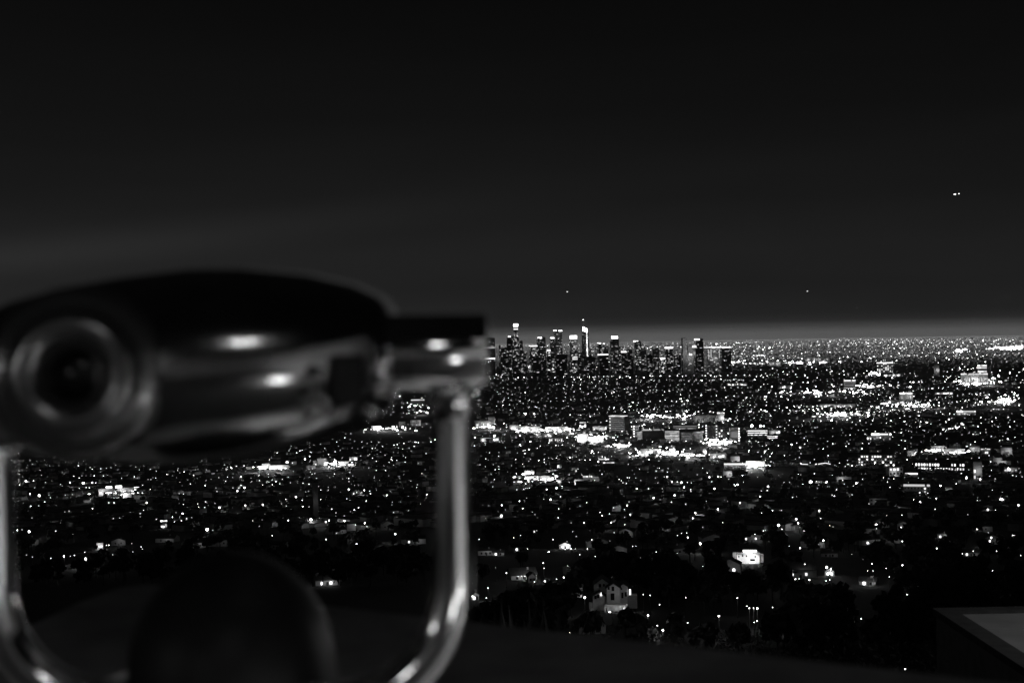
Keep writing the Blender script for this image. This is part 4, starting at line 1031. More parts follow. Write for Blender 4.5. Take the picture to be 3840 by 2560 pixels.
# ================================================================== STREET LAMPS
# (u, v, size) read from the photograph: size 1 small, 2 big, 3 blazing
LAMPS = """2942,1707 2998,1714 3054,1722 3107,1730 3148,1735 3180,1740 3054,1775 2862,1763 2841,1788 3072,1806 3100,1806,2 3040,1806,3 3070,1817 3211,1811,2 3200,1821 3137,1835 3129,1859 2851,1861,2
3001,1677,2 3016,1666 2969,1666,2 2988,1660 2919,1670 2859,1672 2874,1669 2882,1682 2875,1687 2867,1698 2842,1695 2893,1700 2809,1687 2870,1725 2891,1730 2925,1729 2981,1731 3003,1736 3038,1734 3060,1739
3123,1663 3183,1663 3235,1661 3123,1635 2972,1864 2987,1861 3072,1914,2 3303,1869 3328,1806 3337,1826 3235,1796 3166,1814 2855,1840 2880,1823,2 3011,1814 2819,1596,3 2852,1596,3
3313,1790 3460,1794 3527,1820,2 3586,1813 3732,1794 3752,1826 3721,1837 3759,1845 3755,1872,3 3819,1893,2 3704,1909,2 3733,1911 3484,1826 3390,1834 3402,1829,2 3449,1846 3449,1855 3479,1848 3511,1868 3451,1881,2 3507,1908
3543,1732,2 3651,1734 3555,1720 3624,1792,2 3676,1796,2 3811,1784 3833,1787 3605,1774 3657,1656 3640,1666 3779,1645,2 3761,1635 3719,1634 3677,1623 3696,1609 3607,1588,2 3588,1607 3379,1622 3371,1668 3394,1652 3380,1650
3623,1673 3782,1755,2 3810,1763 3686,1747 3709,1707 3713,1721 3715,1730 3426,1872 3675,1876 3665,1875 1822,1720 1870,1748 1842,1778 1965,1748 1960,1739 2041,1721 2137,1714,2 2090,1709 2194,1724 2173,1723 2213,1723 2246,1716
2243,1730,2 2302,1720 2195,1708 2227,1699 2217,1698 2221,1691,2 2244,1695 2160,1692 2015,1680 1962,1689 1969,1688 1984,1685,2 2130,1660 2109,1667 2094,1670 2147,1669 1870,1710 1836,1697 2050,1834,2 2087,1829,2 2108,1822 2108,1829
2174,1826 2280,1826 2312,1829 2330,1801 2322,1796 2336,1809 2230,1800 1977,1830 1985,1829 1971,1830 1964,1834 1945,1805,2 1955,1806,2 1971,1813 2045,1808 2028,1809 1854,1796 1848,1824 1938,1835 1857,1760
2388,1831,2 2432,1831 2484,1831 2352,1790 2360,1790 2384,1791 2491,1787 2502,1787,2 2615,1779 2635,1754 2473,1754 2505,1756 2471,1728 2433,1722 2361,1713 2520,1806,2 2540,1806 2555,1808,2 2578,1808 2593,1809 2565,1826,2 2590,1834
2660,1788,2 2693,1787,2 2704,1787 2669,1805 2679,1831,2 2629,1835 2757,1820 2766,1816,2 2733,1795 2537,1781 2545,1765 2467,1809 2700,1838 2264,1840 2451,1866,2 2591,1841 2352,1894,2 2341,1909 2286,1925 2250,1920 2258,1932 2364,1928,2
2343,1938 2607,1922,2 2598,1942,2 2692,1908,2 2775,1884,2 2164,1864,2 2102,1861 2065,1872,2 2095,1907 1882,1893,2 1808,1877 1810,1893 1880,1933,3 1821,1943 1960,1905 1997,1919 2006,1928 2055,1892 1948,1878 2200,1883 2219,1868
2292,1958,2 2190,1959 2142,1959 2013,1988 2148,1992 2303,1996 2343,1966 2710,1958 2530,1856,2 2628,1856 2474,1904 2518,1882 2093,1940 1797,2021 1927,2015 1952,2006 2161,2010 2074,2022 2219,2022 2287,2027 1978,2057 2142,2057 2159,2057
2203,2057 2372,2047 2385,2047 2401,2089 2461,2069 2540,2074 2233,2085 2174,2079 2579,2014,2 2575,1997 2540,2006 2556,1998 2626,2037,3 2635,2122 2037,2110,2 2129,2120 2041,2129 1859,2127 1899,2147,2 1943,2160 1956,2159 1968,2160
2004,2180 2043,2178,2 2114,2164,2 2087,2170 1830,2204,2 1772,2235,3 1824,2241 2193,2239,3 2413,2228 2438,2231 2474,2266 2430,2306,3 2486,2361,3 2465,2344 2137,2371 2271,2386,3 2696,2308,3 2765,2241,2 2572,2239 2579,2334
2831,2002 2863,1989 2870,1987 2920,1968,3 2932,1983 2993,1960,2 3000,1976 3286,1968,3 3287,1981 3088,2025,2 3000,2054,2 2960,2046 3195,2077 3384,2028 3513,2055,2 3384,2118,2 3018,2114,2 3100,2126,3 3116,2133,2 3114,2147,3 2983,2170,2
2997,2169 3035,2173,2 3098,2177 3112,2173 3335,2161 3254,2139 3274,2139 3722,2138 3751,2141 3828,2081 3717,2015,2 3706,1996 3733,2001 3798,2006 3805,2006 3609,2074 3650,2065 3737,2065 3259,2036 2810,2279,2 2826,2279 2840,2280,3
2898,2276 2801,2272 2829,2332 2839,2327 3230,2319 3395,2507 3376,2550 3402,2228 2862,2482,2 2849,2489 2838,2498 3124,1974 3111,1969 3355,1922,2 3325,1932 3382,1930 2986,1945,2 3734,1911 3706,1909 3629,1928 3078,1943 2808,1945
69,1699 34,1704 160,1683 245,1732 373,1738 378,1756 359,1730 318,1726 494,1743 539,1746 592,1742 650,1737 449,1735 155,1781 126,1802 97,1803,2 74,1817 70,1805 70,1797 171,1808 227,1815 263,1809,2 277,1784 297,1791 312,1810,3 346,1808,2
359,1809 353,1783 388,1783 297,1830 285,1843 323,1827 271,1853 245,1855 189,1865 147,1857,3 112,1851,2 168,1881 230,1872 339,1872 427,1802 504,1787 555,1797 566,1797 584,1791 625,1778 630,1778 688,1851 714,1813 115,1897 243,1919
259,1916 347,1905 425,1943 449,1941 509,1891 526,1924 538,1912 550,1884,2 586,1946 680,1951 685,1925,2 668,1908 679,1907 768,1902 823,1902,2 741,1888 813,1842 890,1840,2 873,1828 876,1926 890,1926 777,1984,3 798,1987 272,2001 226,1960
65,1987,2 109,1992,3 83,1985 120,1941 209,1990 408,2043 399,2043 498,2068 534,2057 529,2049 494,2036 318,2070 264,2084 279,2081 240,2084,2 321,2094,3 423,2079 190,2092 122,2087 99,2080 920,1894,2 986,1891,2 1056,1888 917,1828,2
904,1819 853,1750 1006,1777 970,1784 944,1804 1000,1809 1021,1816 1035,1805 985,1817 1049,1813 1089,1809 1136,1811 1159,1814 1174,1814 1172,1821 1203,1836 1231,1826 1231,1836 1308,1834,2 1337,1845 1366,1837,2 1389,1850 1344,1836
1147,1843 1110,1862,2 1074,1896 1081,1896 1093,1896 1135,1898 1159,1899 1244,1908 1260,1921 1291,1933 1300,1869 1312,1875 1329,1911 1321,1922 1234,1950,2 1222,1956,2 1291,1952,2 1368,1960,2 1334,1967 1357,1973 1376,1973 1166,1947,3
1081,1950,2 947,1951 972,1972 1198,1941 1482,2001,2 1337,2038,2 1223,2021 1021,2007 1565,1816 1383,1753 1411,1763 1446,1763 1476,1743 1488,1725 1519,1732 1444,1705 1478,1668 1569,1659 1380,1707 1365,1707 1397,1717 1255,1721 1220,1721
1203,1716 1161,1710 1164,1694 1125,1689 1113,1697 1232,1703 1218,1680 1263,1656 1393,1656 1040,1697 1093,1672 859,1699 957,1732 1019,1678 1144,1721,2"""
lamps = []
for tok in LAMPS.split():
    q = tok.split(",")
    lamps.append((float(q[0]), float(q[1]), int(q[2]) if len(q) > 2 else 1))
LH = 6.5
lp = ground_hit([l[0] for l in lamps], [l[1] for l in lamps], LH)
ld = np.hypot(lp[:, 0], lp[:, 1])
order = sorted(range(len(lamps)), key=lambda i: (-lamps[i][2], ld[i]))
single = order[:300]; rest = order[300:]
PXM = 3.75 / FPX           # metres per metre distance for one pixel of the 1024 px picture
def lamp_mesh(size, detailed):
    r = {1: .5, 2: .5, 3: .5}[size]
    gl = MB().lathe([(0, -.5), (.36, -.34), (.5, 0), (.36, .34), (0, .5)], (0, 0, 1), (0, 0, 0), 8, cap=False)
    return gl
GLOW = {1: 14.0, 2: 16.0, 3: 18.0}
globe = {}
for s in (1, 2, 3):
    globe[s] = MB().lathe([(0, -.5), (.36, -.34), (.5, 0), (.36, .34), (0, .5)], (0, 0, 1), (0, 0, 0), 10, cap=False).mesh("lantern", emis(GLOW[s]))
pole_me = MB().lathe([(.14, 0), (.14, .5), (.08, .55), (.06, LH - .5), (.09, LH - .35)], (0, 0, 1), (0, 0, 0), 8).mesh("pole", M["pole"])
arm_me = MB().tube([(0, 0, LH - .45), (0, -.25, LH - .2), (0, -.3, LH + .1)], .05, 6).mesh("arm", M["pole"])
far_me = {}
def far_lamp(size, dia):
    key = (size, round(dia, 1), rng.choice((2.5, 5.0, 9.0, 14.0)))
    if key not in far_me:
        mb = MB().lathe([(.12, 0), (.07, LH - .3)], (0, 0, 1), (0, 0, -LH), 5)
        mb.lathe([(0, -.5 * dia), (.4 * dia, -.3 * dia), (.5 * dia, 0), (.4 * dia, .3 * dia), (0, .5 * dia)], (0, 0, 1), (0, 0, 0), 8, mi=1, cap=False)
        far_me[key] = mb.mesh("street_lamp", [M["pole"], emis(GLOW[size] if size > 1 else key[2])])
    return far_me[key]
words = {1: "small street lamp", 2: "bright street lamp", 3: "blazing street lamp"}
llab = place_labels([(words[lamps[i][2]], lamps[i][0], lamps[i][1]) for i in single])
ANG = {1: .56, 2: 1.1, 3: 2.1}
nl = 0
for i, lb in zip(single, llab):
    u, v, s = lamps[i]; p = lp[i]; d = ld[i]
    dia = max(.25, ANG[s] * PXM * d * (1.0 if d > 700 else .9) * (rng.choice((.6, .8, 1.0, 1.35)) if s == 1 else rng.choice((.85, 1.0, 1.2))))
    if d < 900:
        t = thing("street_lamp", lb, "street lamp", (p[0], p[1], p[2] - LH), 0, "street lamps of the city")
        g = link("lantern", globe[s], t); g.location = (0, 0, LH); g.scale = (dia, dia, dia * .9)
        link("pole", pole_me, t); link("arm", arm_me, t)
        if s >= 2: point_light((0, -.6, LH - .1), 90 if s == 2 else 200, .3, t)
    else:
        t = link("street_lamp", far_lamp(s, dia))
        t.location = p
        tag(t, lb, "street lamp", "street lamps of the city")
        if s >= 2 and nl < 110:
            nl += 1
            point_light((0, -1, -.3), (900 if s == 2 else 2400) * (d / 1500), .4, t)

# ------------------------------------------------------------------ the rest of the city's lights: far more than one could count
pts = []; gl = []; sz = []
str_ = []
def put(p, s, a, e=1.5): pts.append(p); gl.append(s); sz.append(a); str_.append(e * rng.uniform(.7, 1.3))
for i in rest:
    put(lp[i], rng.choice((3.0, 6.0, 12.0)), ANG[lamps[i][2]] * PXM * ld[i])
A1, A2 = R(38), R(-52)
def scatter(n, u0, u1, v0, v1, rows, mean, ang, skew=1.0):
    k = 0
    while k < n:
        u = rng.uniform(u0, u1); v = v0 + (v1 - v0) * rng.random() ** skew
        g = ground_hit(u, v)[0]
        d = math.hypot(g[0], g[1])
        m = 1 if rng.random() < .25 else rng.randint(2, rows + 2)
        a = rng.choice((A1, A2)) if rng.random() < .55 else R(90) + rng.gauss(0, .15)
        st = rng.uniform(25, 60) * max(1, d / 4000)
        s0 = mean * math.exp(rng.gauss(-.5, 1.0))
        for j in range(m):
            if rng.random() < .2: continue
            x = g[0] + math.sin(a) * st * j + rng.gauss(0, 5); y = g[1] + math.cos(a) * st * j + rng.gauss(0, 8)
            put((x, y, float(zt(x, y)) + rng.uniform(3, 7)), s0 * math.exp(rng.gauss(-.3, 1.1)), 1.05 * ang * PXM * d * math.exp(rng.gauss(0, .35)))
            k += 1
# horizon belt, plain, dark residential belt, boulevards, slope
scatter(330, 2640, 3900, 1264, 1300, 9, 2.2, .40, 1.2)
scatter(544, 2450, 3900, 1285, 1345, 6, 4.5, .42)
scatter(40, 1840, 2640, 1292, 1335, 5, 1.8, .4)
scatter(380, 2300, 3900, 1340, 1420, 6, 6.5, .45)
scatter(136, 1790, 2400, 1362, 1430, 4, 5.0, .42)
scatter(544, 2350, 3900, 1410, 1560, 6, 8.0, .50)
scatter(420, 1790, 2400, 1420, 1570, 4, 3.0, .36)
scatter(258, 2500, 3900, 1545, 1640, 6, 9.0, .52)
scatter(156, 1790, 2500, 1560, 1680, 5, 8.0, .50)
scatter(136, 2350, 3900, 1640, 1800, 5, 8.0, .48)
scatter(74, 1790, 2400, 1680, 1830, 4, 6.0, .45)
scatter(47, 1790, 3850, 1840, 2000, 3, 5.0, .42)
scatter(16, 1790, 3850, 2000, 2200, 2, 4.0, .4)
scatter(102, 1150, 1600, 1480, 1700, 4, 7.0, .46)
scatter(136, 40, 1600, 1690, 1860, 4, 7.0, .46)
scatter(81, 40, 1600, 1840, 1980, 4, 5.0, .42)
# long straight streets of the grid running off over the plain
for k in range(46):
    g = ground_hit(rng.uniform(1850, 3800) if k % 4 else rng.uniform(100, 1500), rng.uniform(1420, 1720) if k % 4 else rng.uniform(1720, 1840))[0]
    a = A1 if k % 3 else A2
    n = rng.randint(14, 46); st = rng.uniform(38, 62) * max(1, math.hypot(g[0], g[1]) / 5000); s0 = rng.choice((1.5, 2.5, 4.0, 7.0))
    for j in range(-n // 2, n // 2):
        if rng.random() < .3: continue
        x = g[0] + math.sin(a) * st * j + rng.gauss(0, 2); y = g[1] + math.cos(a) * st * j + rng.gauss(0, 2)
        d = math.hypot(x, y)
        if d < 2300 or d > 14000: continue
        put((x, y, float(zt(x, y)) + 7), s0 * math.exp(rng.gauss(0, .5)), .4 * PXM * d)
# bright knots along the boulevards
for (u, v, n, du, dv, s) in [(1830, 1600, 16, 40, 6, 9), (1990, 1612, 24, 70, 8, 10), (2120, 1612, 22, 60, 9, 10), (2230, 1640, 34, 70, 14, 11), (2320, 1668, 20, 50, 8, 8),
                             (2470, 1694, 40, 90, 14, 10), (2600, 1706, 20, 60, 8, 8), (2690, 1658, 36, 60, 14, 9), (2440, 1560, 16, 60, 6, 10), (2560, 1560, 18, 80, 8, 8),
                             (2840, 1744, 20, 50, 6, 12), (3150, 1552, 40, 80, 10, 9), (3400, 1520, 30, 120, 10, 9), (3660, 1430, 60, 90, 16, 9), (3300, 1402, 22, 60, 8, 9),
                             (3560, 1690, 34, 90, 12, 9), (2920, 1358, 40, 180, 8, 7), (2740, 1358, 24, 80, 6, 8), (3250, 1446, 24, 120, 8, 9), (3760, 1500, 40, 90, 22, 9),
                             (3100, 1470, 30, 200, 10, 8), (1010, 1752, 22, 60, 7, 10), (1260, 1738, 26, 90, 10, 9), (440, 1846, 24, 90, 10, 9), (1470, 1606, 20, 80, 10, 9),
                             (2030, 1792, 30, 90, 16, 8), (3790, 1305, 60, 70, 8, 6), (3600, 1316, 14, 16, 7, 16), (1560, 1530, 12, 44, 26, 6), (2000, 1376, 14, 30, 6, 6)]:
    g = ground_hit(u, max(v, 1305))[0]; d = math.hypot(g[0], g[1])
    for j in range(3 if v > 1450 else 1):
        uu = rng.gauss(u, du * .6); vv = max(1305, rng.gauss(v, dv * .6)); q = ground_hit(uu, vv, 9)[0]
        point_light(tuple(q), (6 if v > 1450 else 14) * s * d / 9, 1.0)
    for j in range(int(n * 1.7)):
        uu, vv = rng.gauss(u, du * .5), rng.gauss(v, dv * .5)
        if vv < 1300: vv = 1300 + rng.random() * 8
        g = ground_hit(uu, vv, 5.0)[0]; d = math.hypot(g[0], g[1])
        put(tuple(g), 1.5 * s * math.exp(rng.gauss(-.2, 1.0)), .62 * PXM * d * math.exp(rng.gauss(0, .35)), rng.choice((1.2, 1.8, 3, 4.5)))
# lamps along the freeway and the boulevards
for (p, q) in ROADS:
    L = math.hypot(q[0] - p[0], q[1] - p[1]); n = min(70, int(L / 45))
    for j in range(n):
        if rng.random() < .35: continue
        t = (j + .5) / n; x, y = p[0] + (q[0] - p[0]) * t, p[1] + (q[1] - p[1]) * t
        d = math.hypot(x, y)
        put((x, y, float(zt(x, y)) + 8), 7 * math.exp(rng.gauss(0, .5)), .5 * PXM * d)
# carpet of faint lights beyond downtown, also standing in for glowing haze
k = 0
while k < 46000:
    d = 8600 * math.exp(rng.random() ** 1.05 * 1.8); az = R(rng.uniform(-4, 23))
    if rng.random() > (d - 8500) / 5200: continue
    k += 1
    x, y = d * math.sin(az), d * math.cos(az)
    put((x, y, float(zt(x, y)) + 5), .30 * math.exp(rng.gauss(0, .3)), .30 * PXM * d, 3.5)
# far boulevards seen side on: thin broken strings of brighter lamps
for i in range(150):
    d = 9800 * math.exp(rng.random() * 1.25); az = R(rng.uniform(2, 22) if i % 4 else rng.uniform(-3, 6))
    x0, y0 = d * math.sin(az), d * math.cos(az); st = rng.uniform(50, 150) * d / 14000; tilt = rng.gauss(0, .1); s0 = rng.choice((1.5, 2.5, 4.5))
    for j in range(rng.randint(4, 22)):
        if rng.random() < .25: continue
        x = x0 + st * j + rng.gauss(0, st * .2); y = y0 + tilt * st * j + rng.gauss(0, st * .3)
        put((x, y, float(zt(x, y)) + 7), s0 * math.exp(rng.gauss(0, .5)), .42 * PXM * d, rng.choice((1.2, 1.6, 2.4)))
# faint windows and porch lamps among the houses, and the part of the plain that the viewer hides
r2 = random.Random(77)
def dim(n, u0, u1, v0, v1, s, ang):
    P = ground_hit([r2.uniform(u0, u1) for _ in range(n)], [v0 + (v1 - v0) * r2.random() ** 1.3 for _ in range(n)], 4.0)
    for q in P:
        put(tuple(q), s * math.exp(r2.gauss(0, .8)), ang * PXM * math.hypot(q[0], q[1]), r2.choice((1.2, 1.6, 2.6)))
dim(900, 1790, 3840, 1420, 1880, 1.7, .30)
dim(420, 40, 1600, 1690, 1960, 2.2, .30)
dim(900, -700, 1790, 1305, 1690, 5.0, .42)
for i in range(16000):
    d = 8900 * math.exp(r2.random() ** 1.05 * 1.7); az = R(r2.uniform(-26, -4))
    x, y = d * math.sin(az), d * math.cos(az)
    put((x, y, float(zt(x, y)) + 5), .30 * math.exp(r2.gauss(0, .3)), .30 * PXM * d, 3.5)
def lights_mesh():
    n = len(pts); P = np.array(pts); A = np.maximum(np.array(sz), .3); S = np.array(gl)
    st = np.array(str_)
    base = np.array([(1, 0, 0), (0, 1, 0), (-1, 0, 0), (0, -1, 0), (0, 0, .8), (0, 0, -.8)]) * .5
    V = P[:, None, :] + base[None] * np.stack([A * st, A, A], 1)[:, None, :]
    F = np.array([(0, 1, 4), (1, 2, 4), (2, 3, 4), (3, 0, 4), (1, 0, 5), (2, 1, 5), (3, 2, 5), (0, 3, 5)])
    FF = (F[None] + (np.arange(n) * 6)[:, None, None]).reshape(-1, 3)
    me = bpy.data.meshes.new("city_lights")
    me.from_pydata(V.reshape(-1, 3).tolist(), [], FF.tolist())
    at_ = me.attributes.new("glow", 'FLOAT', 'FACE')
    at_.data.foreach_set("value", np.repeat(S, 8).astype(np.float32))
    m = bpy.data.materials.new("city_light"); m.use_nodes = True
    nn, ll = m.node_tree.nodes, m.node_tree.links; nn.clear()
    o = nn.new("ShaderNodeOutputMaterial"); e = nn.new("ShaderNodeEmission"); a = nn.new("ShaderNodeAttribute"); a.attribute_name = "glow"
    ll.new(a.outputs["Fac"], e.inputs["Strength"]); ll.new(e.outputs[0], o.inputs["Surface"])
    m.cycles.emission_sampling = 'NONE'
    me.materials.append(m); me.update()
    tag(link("city_lights", me), "countless small street and window lights over the plain", "lights", kind="stuff")
lights_mesh()

# lit handrail with lamps along the dark hedge
def rail():
    path = [(2934, 1727), (2950, 1732), (2975, 1738), (3010, 1739.5), (3040, 1740.5), (3062, 1740), (3095, 1735), (3114, 1739)]
    P = ground_hit([a[0] for a in path], [a[1] for a in path], 2.0)
    o = Vector(P[0]); t = thing("light_rail", "curved string of light along the dark hedge", "string light", o)
    MB().tube([Vector(p) - o for p in P], .55, 6).build("tube", emis(1.6), t)
    for p in P[::2]:
        MB().tube([Vector(p) - o, Vector(p) - o - Vector((0, 0, 2.2))], .08, 5).build("post", M["pole"], t)
rail()

# ================================================================== distant low houses and tree cover: one mass each
def far_houses():
    mb = MB()
    for i in range(1700):
        u = rng.uniform(20, 3840); v = rng.uniform(1400, 1990)
        if u < 1780 and v < 1660: continue
        g = ground_hit(u, v)[0]
        w, d, h = rng.uniform(9, 22), rng.uniform(8, 16), rng.uniform(3.5, 8)
        rz = rng.choice((A1, A2)) + rng.gauss(0, .05)
        mb.box((g[0], g[1], g[2] + h / 2 - .3), (w, d, h), -rz, 0)
        mb.box((g[0], g[1], g[2] + h + .0), (w + .6, d + .6, .6), -rz, 1)
    tag(mb.build("distant_houses", [M["pale_render"], M["roof"]]), "dark mass of low houses covering the plain", "houses", kind="stuff")
far_houses()

LU = np.array([l[0] for l in lamps]); LV = np.array([l[1] for l in lamps])
def tree_cover():
    """leafy crowns of small faces, thousands of trees that read as black patches between the lights"""
    V = []; F = []
    cent = []
    for i in range(3300):
        if i > 2600: u, v = rng.uniform(1790, 3840), rng.uniform(2040, 2460)
        elif rng.random() < .7: u, v = rng.uniform(1790, 3840), 1420 + 900 * rng.random() ** 1.3
        else: u, v = rng.uniform(40, 1600), rng.uniform(1680, 2200)
        g = ground_hit(u, v)[0]; d = math.hypot(g[0], g[1]); m = d / FPX
        r = rng.uniform(2.2, 5.0); h = rng.uniform(4, 10)
        ru = r / m * 1.1; top = v - (h + r) / m
        if np.any((np.abs(LU - u) < ru) & (LV > top - 2) & (LV < v)): continue
        if any(b[3] - ru < u < b[4] + ru and b[5] - 2 < v and top < b[6] and b[6] < v + 8 for b in BL): continue
        if any(abs(u - mk[1]) < 105 and top < mk[2] + 45 and v > mk[2] - 20 for mk in MARKS if mk[2] > 1960): continue
        cent.append((g, r, h, d))
    for b in BL:
        if b[6] < 1480: continue
        for j in range(int(max(2, (b[4] - b[3]) / 9))):
            u = rng.uniform(b[3] - 12, b[4] + 12)
            g = ground_hit(u, b[6] + rng.uniform(1.5, 9))[0]; d = math.hypot(g[0], g[1])
            hh = (b[6] - b[5]) * d / FPX
            r = min(rng.uniform(1.6, 4.2), hh * .3); cent.append((g, r, min(rng.uniform(1.5, 6), hh * .4), d))
    o = 0
    for (g, r, h, d) in cent:
        n = int(np.clip(60000 / d, 18, 90))
        a = nrng.random(n) * 6.283; c = nrng.random(n) * 1.7 - .7; rad = r * (nrng.random(n) ** .33)
        sn = np.sqrt(np.clip(1 - c * c, 0.02, 1))
        p = np.stack([g[0] + rad * sn * np.cos(a), g[1] + rad * sn * np.sin(a), g[2] + h + rad * c * .9], 1)
        q = nrng.normal(size=(n, 3)); q /= np.linalg.norm(q, axis=1)[:, None]
        w = np.cross(q, nrng.normal(size=(n, 3))); w /= np.linalg.norm(w, axis=1)[:, None]
        s = r * nrng.uniform(.22, .42, n)[:, None]
        V.append(np.stack([p - q * s - w * s * .6, p + q * s - w * s * .6, p + q * s + w * s * .6, p - q * s + w * s * .6], 1).reshape(-1, 3))
        F.append((np.arange(n * 4).reshape(n, 4) + o)); o += n * 4
        # trunk
        t = .25
        V.append(np.array([(g[0] - t, g[1], g[2] - .5), (g[0] + t, g[1], g[2] - .5), (g[0] + t * .6, g[1], g[2] + h), (g[0] - t * .6, g[1], g[2] + h)])); F.append(np.array([[0, 1, 2, 3]]) + o); o += 4
    me = bpy.data.meshes.new("tree_cover")
    me.from_pydata(np.concatenate(V).tolist(), [], np.concatenate(F).tolist())
    me.materials.append(M["leaf"]); me.update()
    tag(link("tree_cover", me), "black mass of tree crowns between the city lights", "trees", kind="stuff")
tree_cover()

def brush():
    """scrub on the observatory slope below the parapet"""
    V = []; F = []; o = 0
    for i in range(2600):
        if rng.random() < .35: y = rng.uniform(17, 60)
        else: y = 60 + 340 * rng.random() ** 1.4
        x = y * rng.uniform(-.42, .42)
        if 5.0 < x < 16 and y < 22: continue
        z = float(zt(x, y)); d = math.hypot(x, y)
        lim = EYE - d * np.interp(pix((x, y, z))[0], [0, 600, 1300, 1900, 2800, 3400, 3840], [.165, .175, .18, .185, .198, .205, .21])
        top = min(lim, z + rng.uniform(1.2, 3.2) + (3.2 if 30 < d < 140 else 0))
        if top < z + .5: continue
        h = top - z; r = min(3.2, h * .7)
        n = 320 if d < 70 else 70
        a = nrng.random(n) * 6.283; c = nrng.random(n); rad = r * np.sqrt(nrng.random(n))
        p = np.stack([x + rad * np.cos(a), y + rad * np.sin(a), z + h * c * (1 - .35 * rad / r)], 1)
        q = nrng.normal(size=(n, 3)) + np.array([0, 0, .6]); q /= np.linalg.norm(q, axis=1)[:, None]
        w = np.cross(q, nrng.normal(size=(n, 3))); w /= np.linalg.norm(w, axis=1)[:, None]
        s = ((.07 if d < 70 else .24) * nrng.uniform(.5, 1.4, n))[:, None]
        V.append(np.stack([p - q * s, p + w * s * .35, p + q * s, p - w * s * .35], 1).reshape(-1, 3))
        F.append(np.arange(n * 4).reshape(n, 4) + o); o += n * 4
    me = bpy.data.meshes.new("hillside_brush")
    me.from_pydata(np.concatenate(V).tolist(), [], np.concatenate(F).tolist())
    me.materials.append(M["brush"]); me.update()
    tag(link("hillside_brush", me), "dark scrub covering the slope below the parapet", "brush", kind="stuff")
brush()

# spiky plants just beyond the parapet
def spiky(label, u, v, dist, h, n, seed):
    r_ = random.Random(seed)
    p = at(u, v, dist); z0 = p.z - h * .75
    gz = float(zt(p.x, dist))
    root = thing("agave_plant", label, "plant", (p.x, dist, gz), 0, "spiky plants beyond the parapet")
    st = max(.2, z0 - gz)
    MB().tube([(0, 0, -.2), (0.03, 0, st * .5), (0, 0, st + .1)], [.16, .13, .1], 8).build("stem", M["bark"], root)
    mb = MB()
    for i in range(n):
        a = r_.uniform(0, 6.283); el = r_.uniform(.15, 1.45); L = h * r_.uniform(.7, 1.05); w = .05 + h * .02
        dx, dy, dz = math.cos(a) * math.cos(el), math.sin(a) * math.cos(el), math.sin(el)
        sx, sy = -math.sin(a), math.cos(a)
        vs = []
        for k in range(5):
            t = k / 4; ww = w * (1 - t) * (1 if k else .7); sag = -.25 * h * t * t * math.cos(el)
            c = Vector((dx * L * t, dy * L * t, st + dz * L * t + sag))
            vs += [c - Vector((sx, sy, 0)) * ww, c + Vector((sx, sy, 0)) * ww + Vector((0, 0, .002))]
        mb.add(vs, [(2 * k, 2 * k + 1, 2 * k + 3, 2 * k + 2) for k in range(4)])
    mb.build("leaves", M["agave"], root)
for k, (lb, u, v, ds, h, n) in enumerate([
        ("tall spiky plant next to the chrome arm beyond the parapet", 1880, 2330, 17, 1.3, 40), ("broad spiky plant left of the villa beyond the parapet", 1990, 2300, 19, 1.6, 46),
        ("thin spiky plant directly below the lit long low house", 1940, 2350, 15, 1.0, 34), ("upright spiky plant below the villa's left end", 2090, 2330, 18, 1.5, 40)]):
    spiky(lb, u, v, ds, h, n, k)

# palms standing against the lights below the viewer's head
def palm(label, u, vt, vb, dist_v):
    g = ground_hit(u, dist_v)[0]; d = math.hypot(g[0], g[1]); m = d / FPX
    root = thing("palm_tree", label, "palm tree", tuple(g), 0, "tall palms under the viewer's head")
    H = (dist_v - vt) * m
    MB().tube([(0, 0, -.3), (.2, 0, H * .5), (.1, 0, H)], [.35, .28, .2], 7).build("trunk", M["bark"], root)
    mb = MB()
    for i in range(16):
        a = i / 16 * 6.283; L = 2.6; el = rng.uniform(-.5, .9)
        sx, sy = -math.sin(a) * .3, math.cos(a) * .3
        vs = []
        for k in range(4):
            t = k / 3; c = Vector((math.cos(a) * L * t * math.cos(el) + .1, math.sin(a) * L * t * math.cos(el), H + L * t * math.sin(el) - 1.2 * t * t))
            w = 1 - t * .9
            vs += [c - Vector((sx, sy, 0)) * w, c + Vector((sx, sy, 0)) * w]
        mb.add(vs, [(2 * k, 2 * k + 1, 2 * k + 3, 2 * k + 2) for k in range(3)])
    mb.build("crown", M["leaf"], root)
for (u, vt, vb, lb) in [(1005, 1668, 1700, "tall palm left of the supermarket strip"), (1075, 1664, 1698, "tall palm beyond the supermarket strip"), (1163, 1644, 1690, "tallest palm right of the supermarket strip"),
                        (1192, 1638, 1676, "thin palm right of the tallest palm"), (1258, 1627, 1664, "left one of the two close palms"), (1277, 1624, 1660, "right one of the two close palms"),
                        (325, 1712, 1762, "lone palm beyond the bright market at the far left")]:
    palm(lb, u, vt, vb, vb)

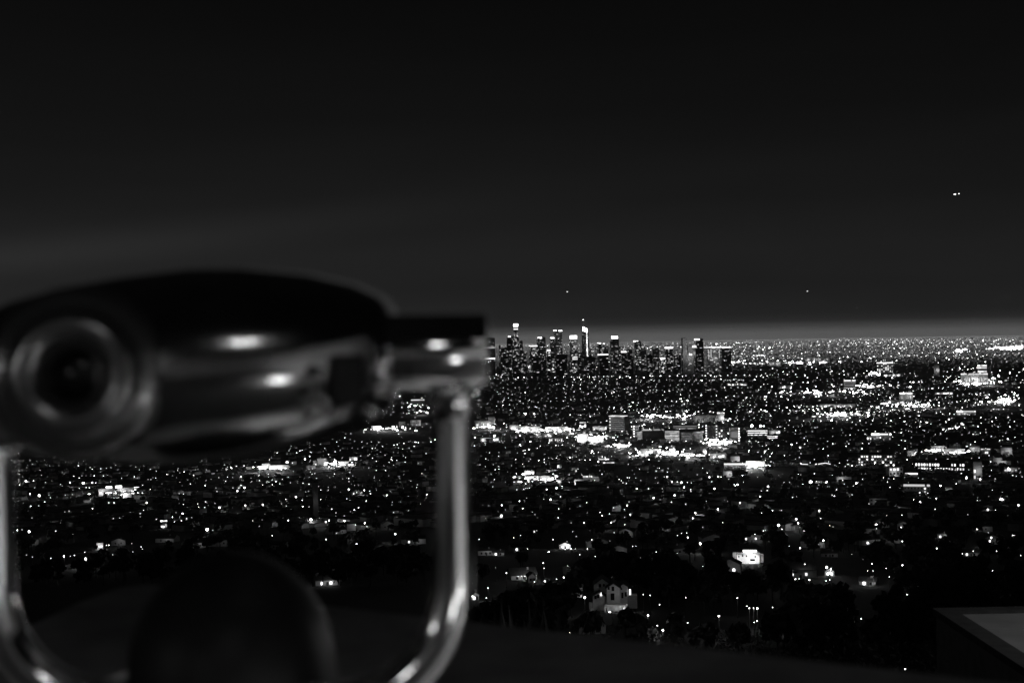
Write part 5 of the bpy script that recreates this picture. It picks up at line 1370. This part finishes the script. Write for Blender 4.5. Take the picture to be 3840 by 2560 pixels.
# ================================================================== AIRCRAFT
def aircraft(label, u, v, dist, strength, r1, nav=True):
    p = at(u, v, dist)
    t = thing("aircraft", label, "aircraft", p, R(70), "aircraft in the night sky")
    MB().lathe([(0, -9), (.8, -8), (1.15, -5), (1.2, 3), (.7, 7), (.2, 9.5)], (1, 0, 0), (0, 0, 0), 14).build("fuselage", M["plane_skin"], t)
    w = MB()
    w.add([(-1, 0, -.3), (2, 0, -.3), (3.4, 9.5, .2), (2.2, 9.5, .2), (-1, 0, -.1), (2, 0, -.1), (3.4, 9.5, .3), (2.2, 9.5, .3)], [(0, 3, 2, 1), (4, 5, 6, 7), (0, 1, 5, 4), (1, 2, 6, 5), (2, 3, 7, 6), (3, 0, 4, 7)])
    w.add([(-1, 0, -.3), (2, 0, -.3), (3.4, -9.5, .2), (2.2, -9.5, .2), (-1, 0, -.1), (2, 0, -.1), (3.4, -9.5, .3), (2.2, -9.5, .3)], [(0, 1, 2, 3), (4, 7, 6, 5), (0, 4, 5, 1), (1, 5, 6, 2), (2, 6, 7, 3), (3, 7, 4, 0)])
    w.build("wing", M["plane_skin"], t)
    MB().box((8.2, 0, 1.9), (2.0, .2, 3.2)).box((8.6, 0, 2.6), (1.4, 5.5, .15)).build("tail", M["plane_skin"], t)
    o = MB().lathe([(0, -1), (.7, -.7), (1, 0), (.7, .7), (0, 1)], (0, 0, 1), (0, 0, 0), 10, cap=False).build("landing_light", emis(strength), t)
    o.location = (-6, 5, -1.2); o.scale = (r1 * 2.0, r1 * 2.2, r1)
    if nav:
        o = MB().lathe([(0, -1), (.7, -.7), (1, 0), (.7, .7), (0, 1)], (0, 0, 1), (0, 0, 0), 10, cap=False).build("navigation_light", emis(strength * .5), t)
        o.location = (3, -9.4, 1.2); o.scale = (r1, r1, r1)
aircraft("low aircraft with two bright lights high over the right plain", 3586, 728, 5200, 7.0, 1.7)
aircraft("far aircraft seen as a faint dot above the sail topped spire", 2131, 1093, 9000, 2.5, 2.0, False)
aircraft("far aircraft seen as a faint dot above the right plain", 3031, 1091, 9000, 2.2, 2.0, False)

# ================================================================== HAZE over the basin
hz = MB().box((0, 28500, (EYE + 70 - 300) / 2), (120000, 63000, EYE + 70 + 300)).build("haze", None)
hm = bpy.data.materials.new("haze"); hm.use_nodes = True
hn, hl = hm.node_tree.nodes, hm.node_tree.links; hn.clear()
ho = hn.new("ShaderNodeOutputMaterial"); hv = hn.new("ShaderNodeVolumePrincipled")
hv.inputs["Color"].default_value = (.9, .9, .9, 1)
hv.inputs["Density"].default_value = 1.1e-5
hv.inputs["Anisotropy"].default_value = 0.55
hl.new(hv.outputs[0], ho.inputs["Volume"])
hz.data.materials.clear(); hz.data.materials.append(hm)
tag(hz, "thin haze over the city basin", "haze", kind="stuff")
